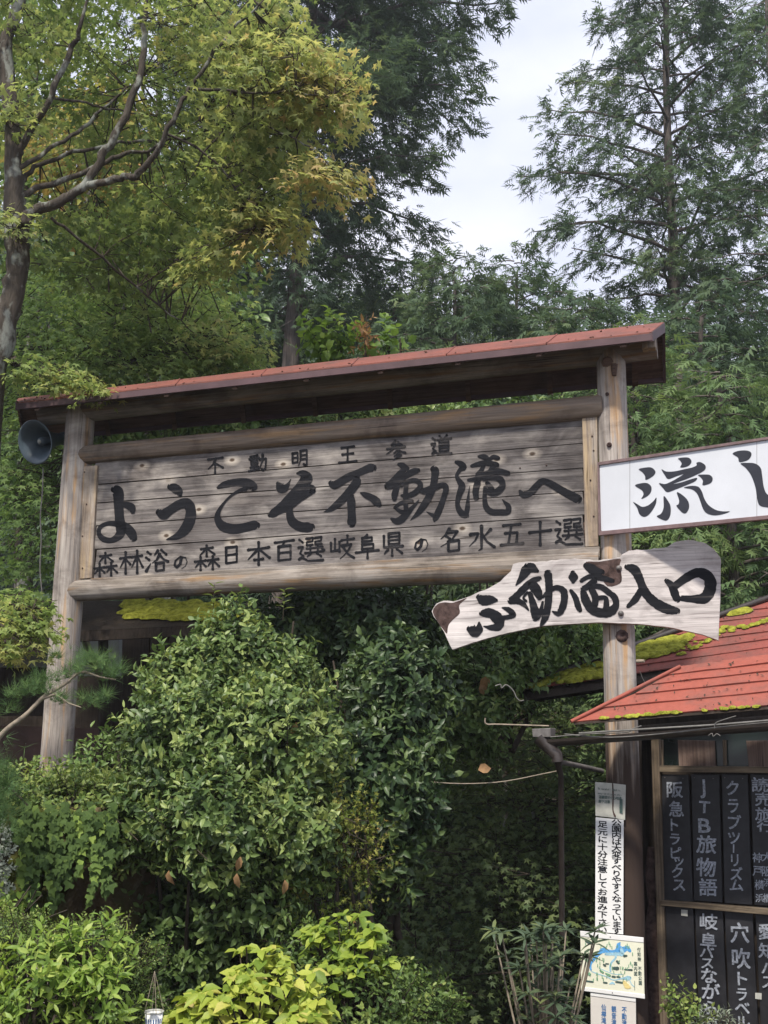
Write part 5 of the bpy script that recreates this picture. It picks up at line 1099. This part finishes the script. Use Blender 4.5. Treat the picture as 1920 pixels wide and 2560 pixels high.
# ---- lower, brighter maple behind and over the left end of the gate
mb_ = gp(150, 12.2)
limbs = [([Vector(mb_), D(150, 1200, 12.2), D(150, 980, 12.2), D(160, 860, 12.2), D(200, 800, 12.2)], [.1, .09, .08, .06, .04]),
 (pl([(160, 860), (210, 790), (240, 740), (250, 690), (285, 640)], 12), [.04, .032, .028, .02, .01]), (pl([(240, 750), (270, 780), (330, 760), (400, 720)], 11.8), [.02, .02, .015, .008]),
 (pl([(160, 840), (110, 780), (60, 700), (30, 640)], 12), [.03, .026, .02, .01])]
regs = [(300, 640, 190, 60, 11.5, 14.0, 30, .5), (180, 640, 160, 70, 11.5, 13.5, 26, .3), (430, 700, 120, 50, 11.2, 12.8, 26, .62), (500, 730, 70, 34, 11.0, 11.8, 14, .8), (330, 760, 190, 50, 11.2, 12.6, 40, .5), (250, 700, 160, 60, 11.4, 13.2, 26, .5),
 (480, 780, 110, 36, 11.2, 12.0, 20, .62), (120, 760, 130, 60, 11.0, 12.6, 24, .3), (110, 870, 120, 60, 11.2, 13, 20, .3), (60, 1000, 80, 100, 11.4, 13.2, 26, .2), (60, 1160, 80, 110, 11.4, 13.2, 26, .08), (250, 900, 180, 60, 11.5, 13.0, 24, .4), (30, 640, 80, 60, 11, 12, 12, .3)]
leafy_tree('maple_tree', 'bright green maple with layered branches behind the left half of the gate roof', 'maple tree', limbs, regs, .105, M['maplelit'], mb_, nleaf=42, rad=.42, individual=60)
ob = gp(40, 9.3)
leafy_tree('maple_sapling', 'maple branch with fresh green leaves hanging over the left end of the gate roof', 'maple branch',
  [([Vector((mt_base[0] + .1, mt_base[1], D(0, 780, 9.3).z)), D(40, 790, 9.3), D(110, 800, 9.3), D(180, 815, 9.25)], [.03, .02, .014, .006])],
  [(50, 795, 60, 26, 9.1, 9.5, 10, .55), (140, 812, 60, 22, 9.05, 9.4, 13, .72), (200, 834, 40, 16, 9.1, 9.3, 9, .8)], .085, M['maplelit'], tuple(Vector((mt_base[0] + .1, mt_base[1], D(0, 780, 9.3).z))), nleaf=22, rad=.2, individual=50, bark='twig')
yb2 = gp(-40, 8.3)
leafy_tree('maple_sapling', 'small yellow-green maple at the left edge beside the left gate post', 'maple tree',
  [([Vector(yb2), D(-40, 1500, 8.3), D(-20, 1400, 8.3), D(30, 1340, 8.3), D(80, 1310, 8.3)], [.03, .025, .02, .012, .005])],
  [(20, 1320, 60, 36, 8.2, 8.9, 14, .6), (70, 1340, 40, 40, 8.2, 8.6, 12, .72), (30, 1400, 60, 26, 8.1, 8.5, 11, .9), (60, 1290, 40, 20, 8.4, 8.9, 6, .45)], .085, M['maplelit'], yb2, nleaf=26, rad=.19, individual=50, bark='twig')

# ---- backdrop broadleaf trees on the slope, left
for i, (x, y, rx, ry, Y, n, t, lab, mt_) in enumerate([(60, 300, 260, 330, 17, 120, .35, 'leafy tree filling the slope behind the big maple trunk', 'broadlit'), (200, 330, 130, 150, 15.5, 46, .68, 'tree with dry pinkish orange leaves glimpsed through the maple', 'heath'),
    (370, 560, 150, 220, 16.5, 70, .4, 'leafy tree behind the maple and left of the bare cypress trunk', 'broadlit'), (60, 780, 260, 260, 15.5, 110, .3, 'dark leafy tree behind the horn loudspeaker', 'broad'), (900, 740, 330, 130, 30, 110, .5, 'pale leafy tree deep between the young cypresses', 'broadlit')]):
    b = gp(x, Y); c = D(x, y, Y)
    leafy_tree('leafy_tree', lab, 'tree', [([Vector(b), Vector(b).lerp(c, .6), c, D(x + 30, y - ry * .6, Y)], [.16, .12, .08, .03])], [(x, y, rx, ry, Y - 1.2, Y + 1.5, n, t)], .15, M[mt_], b, nleaf=44, rad=.62, tpl='broad', flat=.5, wig=.2)

# ---- bright undergrowth just behind the gate
bush('shrub', 'fresh green shrub showing between the gate roof and the top rail, left part', 'shrub', [E(330, 940, 12, 190, 80), E(520, 930, 12, 160, 80)], 620, .10, 'broad', M['broadlit'], .35, ymax=.3, up=.4, base=gp(330, 16.5), stems=3)
bush('shrub', 'light glossy shrub showing above the middle of the welcome board', 'shrub', [E(760, 930, 11.5, 150, 90), E(900, 930, 11.5, 130, 70)], 560, .09, 'oval', M['broadlit'], .5, ymax=.3, up=.6)
bush('shrub', 'leafy shrub behind the right part of the welcome board', 'shrub', [E(1080, 950, 12.5, 150, 100)], 420, .10, 'broad', M['broad'], .55, ymax=.3)
bush('tall_weed', 'slender shoots with pale leaves standing above the gate roof', 'weed', [E(715, 745, 11.5, 50, 45), E(820, 745, 11.5, 50, 30)], 34, .12, 'wide', M['lime'], .05, ymax=.6, up=1.2, shoot_len=.35, stems=8)
bush('tall_weed', 'dry reddish leaf tufts above the middle of the gate roof', 'weed', [E(785, 730, 11.3, 14, 50), E(865, 745, 11.3, 14, 34)], 13, .09, 'long', M['dead'], .4, ymax=1, up=-.6, shoot_len=.25, stems=4)

# ---- shrubs below the board
B1 = dict(individual=300, up=.45, tv=.3)
bush('glossy_bush', 'big glossy evergreen bush in front of the gate, left of centre', 'bush',
  [E(400, 1500, 7.6, 80, 85), E(500, 1430, 7.8, 80, 100), E(590, 1500, 7.8, 85, 110), E(420, 1600, 7.3, 140, 100), E(600, 1620, 7.3, 120, 130), E(330, 1760, 7.0, 90, 80), E(470, 1780, 6.85, 110, 110), E(620, 1800, 7.1, 90, 100), E(550, 1950, 7.0, 80, 70), E(420, 1900, 6.8, 80, 70), E(520, 1340, 7.9, 40, 50), E(620, 1350, 7.9, 40, 50), E(280, 1650, 7.4, 50, 50), E(690, 1720, 7.2, 50, 60)],
  2700, .076, 'oval', M['camellia'], .62, base=gp(470, 7.6), per=9, stems=14, shoot_len=.2, **B1)
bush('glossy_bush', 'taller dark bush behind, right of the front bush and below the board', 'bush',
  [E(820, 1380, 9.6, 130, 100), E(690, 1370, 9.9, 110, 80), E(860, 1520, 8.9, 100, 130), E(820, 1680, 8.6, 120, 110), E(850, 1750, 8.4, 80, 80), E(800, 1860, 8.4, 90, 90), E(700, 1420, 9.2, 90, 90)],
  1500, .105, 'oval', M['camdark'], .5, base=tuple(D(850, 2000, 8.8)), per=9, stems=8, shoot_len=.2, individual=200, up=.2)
bush('leafy_bush', 'loose leafy bush with mixed green leaves under the curved plank', 'bush',
  [E(1060, 1440, 10.2, 130, 90), E(1200, 1400, 10.4, 110, 80), E(1000, 1550, 10, 80, 80), E(1130, 1500, 10.5, 110, 60)], 860, .09, 'oval', M['broadlit'], .3, base=tuple(D(1080, 1600, 10.3)), per=8, stems=4, individual=120)
bush('maple_bush', 'small maple with orange-yellow leaves growing through the right side of the bush', 'bush', [E(770, 1830, 7.2, 60, 60), E(735, 1760, 7.15, 40, 50), E(700, 1930, 7.2, 80, 60)], 130, .05, 'maple', M['heath'], .22, base=gp(760, 7.3), per=9, stems=5, ymax=.6)
# tall shoots in front of the lower rail
for x, y, y2, lab in ((463, 1262, 1345, 'leftmost'), (512, 1283, 1350, 'middle'), (615, 1275, 1340, 'rightmost')):
    a, b = D(x - 4, y2, 7.9), D(x, y, 7.9); r = root('shoot', lab + ' of the three upright leafy shoots standing before the lower rail', 'shoot', tuple(a), 'upright shoots before the lower rail')
    MB().tube([a, b], [.003, .002], 5).build('stem', M['twig'], r)
    n = 9; P = [tuple(a.lerp(b, .35 + .65 * i / (n - 1))) for i in range(n)]; Dn = [(math.cos(i * 2.4), math.sin(i * 2.4), .45) for i in range(n)]
    leaf_mesh('foliage', 'long', P, Dn, [(0, 0, 1)] * n, .085, .85, M['camellia'], r, individual=9)

# ---- dark hollow in the middle: maples in the shade of the valley
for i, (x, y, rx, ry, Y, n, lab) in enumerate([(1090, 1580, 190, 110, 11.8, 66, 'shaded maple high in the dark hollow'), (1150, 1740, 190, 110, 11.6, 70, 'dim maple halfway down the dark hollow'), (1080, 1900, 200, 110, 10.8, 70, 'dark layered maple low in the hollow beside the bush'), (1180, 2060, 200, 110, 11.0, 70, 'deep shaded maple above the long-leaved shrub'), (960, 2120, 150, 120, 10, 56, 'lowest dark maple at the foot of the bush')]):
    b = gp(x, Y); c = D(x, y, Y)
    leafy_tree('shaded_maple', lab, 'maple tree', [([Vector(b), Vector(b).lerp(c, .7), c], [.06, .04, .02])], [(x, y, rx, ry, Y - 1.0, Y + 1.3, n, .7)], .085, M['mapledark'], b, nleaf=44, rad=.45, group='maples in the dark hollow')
for x, y, rx, ry, Y in ((1120, 1750, 400, 500, 16.5), (800, 1700, 300, 400, 15)):
    b = gp(x, Y); c = D(x, y, Y)
    leafy_tree('leafy_tree', 'dark evergreen closing the hollow behind the gutter' if x > 1000 else 'dark evergreen behind the glossy bushes below the board', 'tree', [([Vector(b), Vector(b).lerp(c, .6), c], [.14, .1, .06])], [(x, y, rx, ry, Y - .6, Y + 1.5, 110, .2)], .15, M['broad'], b, nleaf=44, rad=.7, tpl='broad', flat=.5, wig=.2)

# ---- lower left: wall with ivy, hedge, shrubs
rw = MB(); 
for j in range(22):
    for i in range(34):
        x, y = -60 + i * 12, 1745 + j * 15; bul = .12 * math.sin(i * .5) * math.sin(j * .6 + 1) + .06 * math.sin(i * 1.3 + j); rw.v.append(D(x, y, 6.9 + bul + random.uniform(-.015, .015) + max(0, (i - 24)) * .05))
rw.f = [(j * 34 + i, j * 34 + i + 1, (j + 1) * 34 + i + 1, (j + 1) * 34 + i) for j in range(21) for i in range(33)]; rw.sm = [True] * len(rw.f)
n0 = len(rw.v); rw.v += [p + Vector((0, .8, 0)) for p in rw.v[:34]]; rw.f += [(i + 1, i, n0 + i, n0 + i + 1) for i in range(33)]; rw.sm += [True] * 33
solo(rw.build('earth_bank', M['rock']), 'brown mossy earth and stone bank behind the ivy at the lower left', 'bank')
iv = root('ivy', 'ivy hanging down the brown bank at the lower left', 'ivy', tuple(D(130, 2000, 6.6)))
P, Dn, Nn, S, T_ = [], [], [], [], []
for sx, sy, L_, t in [(random.uniform(50, 240), random.uniform(1730, 1850), random.uniform(40, 140), random.gauss(.4, .2)) for _ in range(60)] + [(random.uniform(0, 250), random.uniform(1730, 1770), 50, .4) for _ in range(24)] + [(random.uniform(-10, 60), random.uniform(1850, 1960), 60, .8) for _ in range(12)]:
    x = sx
    for k in range(int(L_ / 8)):
        x += random.uniform(-6, 6); p = D(x, sy + k * 8, 6.62 + random.uniform(-.08, .1)); P.append(tuple(p)); Dn.append((random.gauss(0, .5), -.25, -1)); Nn.append((random.gauss(0, .3), -1, .35)); S.append(random.uniform(.035, .062)); T_.append(min(1, max(0, t + random.gauss(0, .15))))
leaf_mesh('foliage', 'heart', P, Dn, Nn, S, T_, M['ivy'], iv, individual=250)
bush('silver_plant', 'silvery leaved plant trailing down the left edge of the bank', 'plant', [E(8, 1860, 6.5, 14, 70)], 70, .03, 'small', M['silver'], .5, base=tuple(D(8, 1950, 6.5)), stems=1, ymax=.8, shoot_len=.06)
bush('low_shrub', 'small-leaved shrub with yellow and orange tints on top of the bank', 'shrub', [E(60, 1725, 7.3, 130, 55), E(190, 1745, 7.1, 120, 60), E(255, 1810, 6.9, 60, 60)], 900, .042, 'broad', M['boxwood'], .6, base=tuple(D(130, 1800, 7.5)), per=8, stems=5, shoot_len=.13)
bush('young_bush', 'grey-green leafy sprigs at the foot of the left gate post', 'bush', [E(230, 1660, 8.2, 60, 50), E(190, 1700, 7.8, 50, 40)], 130, .075, 'long', M['broadlit'], .35, base=tuple(D(220, 1760, 8)), per=8, stems=4)
bush('clipped_hedge', 'dense small-leaved clipped hedge at the bottom left corner', 'hedge', [E(120, 2130, 5.9, 190, 120), E(-10, 2080, 5.9, 90, 90)], 2400, .022, 'small', M['boxwood'], .5, base=tuple(D(120, 2260, 5.9)), per=9, stems=8, shoot_len=.07, ymax=.4)
bush('lime_shrub', 'lime green leafy shrub sprouting out of the hedge at the lower left', 'shrub', [E(110, 2110, 5.55, 95, 70), E(70, 2160, 5.45, 60, 50), E(195, 2060, 5.6, 70, 50), E(225, 2160, 5.5, 60, 50), E(120, 2040, 5.6, 40, 30), E(90, 2200, 5.4, 60, 40)], 130, .078, 'long', M['lime'], .45, base=tuple(D(130, 2260, 5.6)), per=8, stems=10, shoot_len=.11, up=.9, individual=300)
bush('fern_clump', 'bright leafy sprigs under the bank at the left edge', 'plant', [E(20, 1990, 6.2, 40, 30)], 40, .05, 'broad', M['lime'], .1, base=tuple(D(20, 2040, 6.2)), stems=2, ymax=.6)
def hydr(label, blobs, n, base, t0, individual):
    r = root('hydrangea', label, 'hydrangea', base, None); n = int(n * 2.0); P, Dn, Nn, S, T_ = [], [], [], [], []; mb = MB()
    for k in range(n):
        b = random.choice(blobs); u = Vector((random.gauss(0, 1), random.gauss(-.5, .8), random.gauss(.3, .8))).normalized(); c = Vector(b[0]) + Vector((u.x * b[1], u.y * b[2], u.z * b[3])) * random.uniform(.75, 1)
        a0 = random.uniform(0, 3.14)
        for q in range(random.choice((4, 6))):
            an = a0 + q * math.pi / 2 + (.78 if q > 3 else 0); P.append(tuple(c + Vector((0, 0, .03 * (q // 4)))))
            Dn.append((math.cos(an) + u.x * .3, math.sin(an) + u.y * .3 - .2, random.uniform(-.8, .35))); Nn.append((random.gauss(0, .4), random.gauss(-.4, .3), 1)); S.append(random.uniform(.055, .105) * (.6 if q > 3 else 1)); T_.append(min(1, max(0, random.gauss(t0, .2))))
        mb.tube([Vector(base), Vector(base).lerp(c, .6), c], [.008, .006, .004], 4, False)
    mb.build('stem', M['twig'], r, kind='stuff'); leaf_mesh('foliage', 'broad', P, Dn, Nn, S, T_, M['hydrangea'], r, individual=individual, iname='leaf'); return r
hydr('yellow-green hydrangea with big toothed leaves at the bottom centre-left', [E(560, 2080, 6.1, 60, 40), E(500, 2150, 5.8, 90, 50), E(620, 2130, 5.9, 70, 50), E(560, 2210, 5.6, 130, 50), E(430, 2190, 5.8, 50, 40), E(660, 2190, 5.8, 50, 50)], 70, tuple(D(550, 2330, 5.9)), .55, 300)
hydr('second smaller hydrangea with drooping leaves right of the yellow-green one', [E(750, 2010, 6.6, 70, 36), E(790, 2070, 6.5, 50, 40), E(710, 2030, 6.6, 50, 40), E(740, 2110, 6.4, 70, 40)], 30, tuple(D(760, 2290, 6.6)), .3, 100)
bush('weedy_bush', 'dark weedy bush under the hydrangeas at the bottom centre', 'bush', [E(760, 2170, 6.5, 120, 70), E(860, 2180, 7.0, 110, 70), E(700, 2080, 6.9, 110, 70), E(820, 2050, 7.2, 80, 70)], 800, .05, 'oval', M['boxwood'], .3, base=tuple(D(760, 2290, 7)), per=8, stems=5, shoot_len=.13)
bush('dark_bush', 'dark undergrowth behind the hanging basket', 'bush', [E(380, 2080, 7.4, 130, 120), E(300, 1960, 7.5, 80, 80), E(560, 2060, 7.6, 120, 90), E(470, 1990, 7.2, 110, 60), E(330, 1930, 7.3, 80, 50)], 900, .085, 'oval', M['camellia'], .5, base=gp(400, 7.5), per=8, stems=5)
# ---- rhododendron, pine, trunks
r = root('rhododendron', 'long-leaved rhododendron at the bottom left of the map board', 'shrub', tuple(D(1180, 2330, 7.2)), None)
P, Dn, Nn, S, T_ = [], [], [], [], []; mb = MB()
for _ in range(46):
    x, y, n = random.gauss(1182, 42), random.uniform(2010, 2215), random.choice((9, 11, 13)); c = D(x, y, 7.1 + random.uniform(-.3, .25)); a0 = random.random() * 6
    for k in range(n):
        an = a0 + k * 2.4; P.append(tuple(c)); Dn.append((math.cos(an), math.sin(an) * .8, random.uniform(-.2, .9))); Nn.append((0, -.2, 1)); S.append(random.uniform(.075, .12)); T_.append(min(1, max(0, random.gauss(.5, .22))))
    mb.tube([D(1185, 2330, 7.2), D(x * .5 + 590, 2260, 7.2), c], [.010, .008, .005], 5, False)
mb.build('stem', M['paletwig'], r, kind='stuff'); leaf_mesh('foliage', 'strap', P, Dn, Nn, S, T_, M['rhodo'], r, individual=300)
pb_ = D(-60, 1690, 6.6); pr = root('pine_branch', 'pale crooked pine branch with needle tufts crossing the left gate post', 'pine branch', tuple(pb_))
cm = catmull([tuple(D(x, y, 6.6)) for x, y in ((-60, 1690), (0, 1590), (55, 1545), (95, 1505), (140, 1478), (175, 1452), (215, 1462), (250, 1468))], 5)
MB().tube([Vector(c) for c in cm], [.017 - .013 * i / (len(cm) - 1) for i in range(len(cm))], 8, jit=.08).build('branch', M['paletwig'], pr)
MB().tube([D(90, 1510, 6.6), D(120, 1500, 6.58), D(150, 1520, 6.55), D(175, 1528, 6.55)], [.009, .007, .005, .003], 6).build('twig', M['paletwig'], pr)
P, Dn, Nn, S, T_ = [], [], [], [], []
for x, y, n, sp in ((190, 1425, 60, 26), (225, 1440, 60, 28), (170, 1450, 40, 20), (140, 1462, 30, 18), (250, 1455, 40, 20), (90, 1470, 40, 22), (60, 1490, 40, 22), (120, 1420, 16, 12), (190, 1515, 40, 20), (220, 1505, 30, 16), (130, 1510, 30, 16), (30, 1500, 30, 18), (20, 1530, 26, 20), (100, 1490, 26, 16)):
    for _ in range(n): p = D(x + random.gauss(0, sp * .6), y + random.gauss(0, sp * .4), 6.6 + random.gauss(0, .05)); P.append(tuple(p)); Dn.append((random.gauss(0, .6), random.gauss(0, .5), random.uniform(.2, 1))); Nn.append((random.gauss(0, 1), random.gauss(0, 1), .4)); S.append(random.uniform(.06, .10)); T_.append(min(1, max(0, random.gauss(.5, .18))))
leaf_mesh('needles', 'needle', P, Dn, Nn, S, T_, M['pine'], pr)
pr2 = root('pine_bough', 'dark blue-green pine bough at the left edge above the ivy bank', 'pine branch', tuple(D(-30, 1720, 6.2)))
MB().tube([D(-30, 1720, 6.2), D(20, 1700, 6.2), D(60, 1740, 6.2)], [.015, .01, .005], 6).build('branch', M['twig'], pr2)
P, Dn, Nn, S, T_ = [], [], [], [], []
for _ in range(520): p = D(random.gauss(-8, 26), random.gauss(1715, 45), 6.2 + random.gauss(0, .1)); P.append(tuple(p)); Dn.append((random.uniform(0, 1), random.gauss(-.3, .5), random.uniform(-.2, .8))); Nn.append((random.gauss(0, 1), random.gauss(0, 1), .4)); S.append(random.uniform(.06, .10)); T_.append(min(1, max(0, random.gauss(.4, .15))))
leaf_mesh('needles', 'needle', P, Dn, Nn, S, T_, M['pine'], pr2)
tb = gp(385, 7.6); solo(MB().tube([Vector(tb), D(385, 2200, 7.6), D(390, 2120, 7.6), D(400, 2000, 7.6)], [.09, .075, .07, .06], 12, jit=.05).build('tree_trunk', M['maplebark']), 'mottled grey trunk in the shade right of the hanging basket', 'tree trunk')
# ---- vine stems, leaves caught in webs
for x, y, Y, m_, lab, s_, d_ in ((1195, 1925, 8.2, 'dead', 'curled dry brown leaf hanging in a web over the hollow', .10, (1, 0, .25)), (1000, 1938, 8.3, 'red', 'red leaf cluster on the right side of the bush', .10, (0, 0, -1)), (1215 / 1.157, 1690 / 1.157, 9.6, 'dead', 'pinkish dead leaf hanging in the bush left of the mossy roof', .12, (-.2, 0, -1)), (1200 / 1.157, 1710 / 1.157, 9.6, 'dead', 'second curled dead leaf hanging just below the pinkish one', .10, (.5, 0, -1))):
    xx, yy = (x / 1.1573, y / 1.1573) if m_ != 'dead' or x > 1190 else (x, y)
    p = D(xx, yy, Y); r = root('dry_leaf', lab, 'leaf', tuple(p)); v, f = TPL['wide']; rr = 3 if m_ == 'red' else 1
    for k in range(rr):
        d = Vector(d_) + Vector((.5 * (k - 1) if rr > 1 else 0, 0, 0)); d.normalize(); n_ = Vector((0, -1, .25)); s = d.cross(n_).normalized(); n_ = s.cross(d)
        me = MB(); me.add([p + (s * q[0] + d * q[1] + n_ * q[2] * 2) * s_ for q in v], f, True); o = me.build('blade', M[m_], r)
        a = o.data.attributes.new('t', 'FLOAT', 'POINT'); a.data.foreach_set('value', [.6] * len(v))
# ---- hanging basket
hc_ = D(333, 2186, 5.6); hk = root('hanging_basket', 'blue and white woven hanging basket on strings at the bottom left', 'basket', tuple(hc_))
rim = .046
MB().lathe(hc_ - Vector((0, 0, .14)), (0, 0, 1), [(0, .026), (0, .028), (.14, rim - .003), (.137, rim - .006), (.01, .023)], 28).build('pot', M['signwhite'], hk)
MB().lathe(hc_, (0, 0, 1), [(-.004, rim - .003), (.004, rim + .001), (.004, rim - .007), (-.004, rim - .007)], 28).build('rim', M['oldwhite'], hk)
for row, z in ((0, -.035), (1, -.07), (2, -.105)):
    mb = MB(); rr = rim - .003 + z * .105 + .0015
    for k in range(22):
        an = 2 * math.pi * k / 22 + row * .1; c = hc_ + Vector((math.cos(an) * rr, math.sin(an) * rr, z)); tg = Vector((-math.sin(an), math.cos(an), 0)); ot = Vector((math.cos(an), math.sin(an), 0))
        mb.add([c - tg * .0028 - Vector((0, 0, .011)) + ot * -.001, c + tg * .0028 - Vector((0, 0, .011)) + ot * -.001, c + tg * .0028 + Vector((0, 0, .011)) + ot * .0015, c - tg * .0028 + Vector((0, 0, .011)) + ot * .0015], [(0, 1, 2, 3)])
    mb.build('blue_weave', M['blue'], hk, kind='stuff')
ap = D(334, 2098, 5.6)
for k in range(4):
    an = k * math.pi / 2 + .4; MB().tube([hc_ + Vector((math.cos(an) * rim, math.sin(an) * rim, 0)), ap], .0016, 4).build('string', M['paletwig'], hk)

for x, y, Y, lab in ((640, 1560, 7.0, 'topmost pinkish dead leaf on the upper right of the glossy bush'), (548, 1610, 6.95, 'small brown dead leaf near the middle of the glossy bush'), (520, 1850, 6.5, 'long tan dead leaf low in the centre of the glossy bush'), (512, 1886, 6.5, 'lowest dead leaf, just under the long tan one'), (365, 1880, 6.6, 'leftmost dead leaf, at the lower left of the glossy bush'), (615, 1900, 6.7, 'brown dead leaf at the lower right of the glossy bush')):
    p = D(x, y, Y); r = root('dry_leaf', lab, 'leaf', tuple(p), 'dead leaves in the glossy bush')
    mb = MB(); v, f = TPL['oval']; d = Vector((random.uniform(-.4, .4), -.1, -1)).normalized(); n_ = Vector((random.uniform(-.4, .4), -1, 0)); sd = d.cross(n_).normalized(); n_ = sd.cross(d)
    mb.add([p + (sd * q[0] + d * q[1] + n_ * q[2] * 2.5) * .085 for q in v], f, True); o = mb.build('blade', M['dead'], r); a = o.data.attributes.new('t', 'FLOAT', 'POINT'); a.data.foreach_set('value', [.6] * len(v))

# litter on the house roofs
mb = MB()
for _ in range(130):
    pl2, x, y = (RP, random.uniform(1500, 1920), 0) if random.random() < .45 else (UP, random.uniform(1620, 1920), 0)
    y = random.uniform(line_y(x, *lines[5]) if x > 1700 else line_y(x, (1427, 1803), (1700, 1666)), line_y(x, *lines[0])) if pl2 is RP else random.uniform(rk(x) + 6, line_y(x, (1310, 1722), (1920, 1636)))
    p = pl2.px(x, y, -.022); a_ = random.uniform(0, 6.28); s_ = random.uniform(.005, .016); d1 = (pl2.ex * math.cos(a_) + pl2.ez * math.sin(a_)) * s_ - pl2.ey * .004; d2 = (pl2.ez * math.cos(a_) - pl2.ex * math.sin(a_)) * s_ * .5
    mb.add([p - d1, p - d2, p + d1, p + d2], [(0, 1, 2, 3)])
mb.build('leaf_litter', M['twig'], ho, kind='stuff')

bush('leafy_plant', 'small yellow-green leafy plant growing before the lower black planks', 'plant', [E(1468, 2165, 7.2, 26, 34), E(1500, 2200, 7.1, 34, 26), E(1445, 2200, 7.2, 20, 30)], 60, .042, 'broad', M['boxwood'], .6, base=tuple(D(1475, 2290, 7.2)), per=7, stems=3, shoot_len=.1, ymax=.8)
bush('grey_plant', 'greyish soft-leaved plant beside the small leafy plant before the planks', 'plant', [E(1545, 2212, 7.0, 40, 20)], 40, .05, 'strap', M['silver'], .1, base=tuple(D(1545, 2290, 7.0)), per=8, stems=2, shoot_len=.07, ymax=.8)
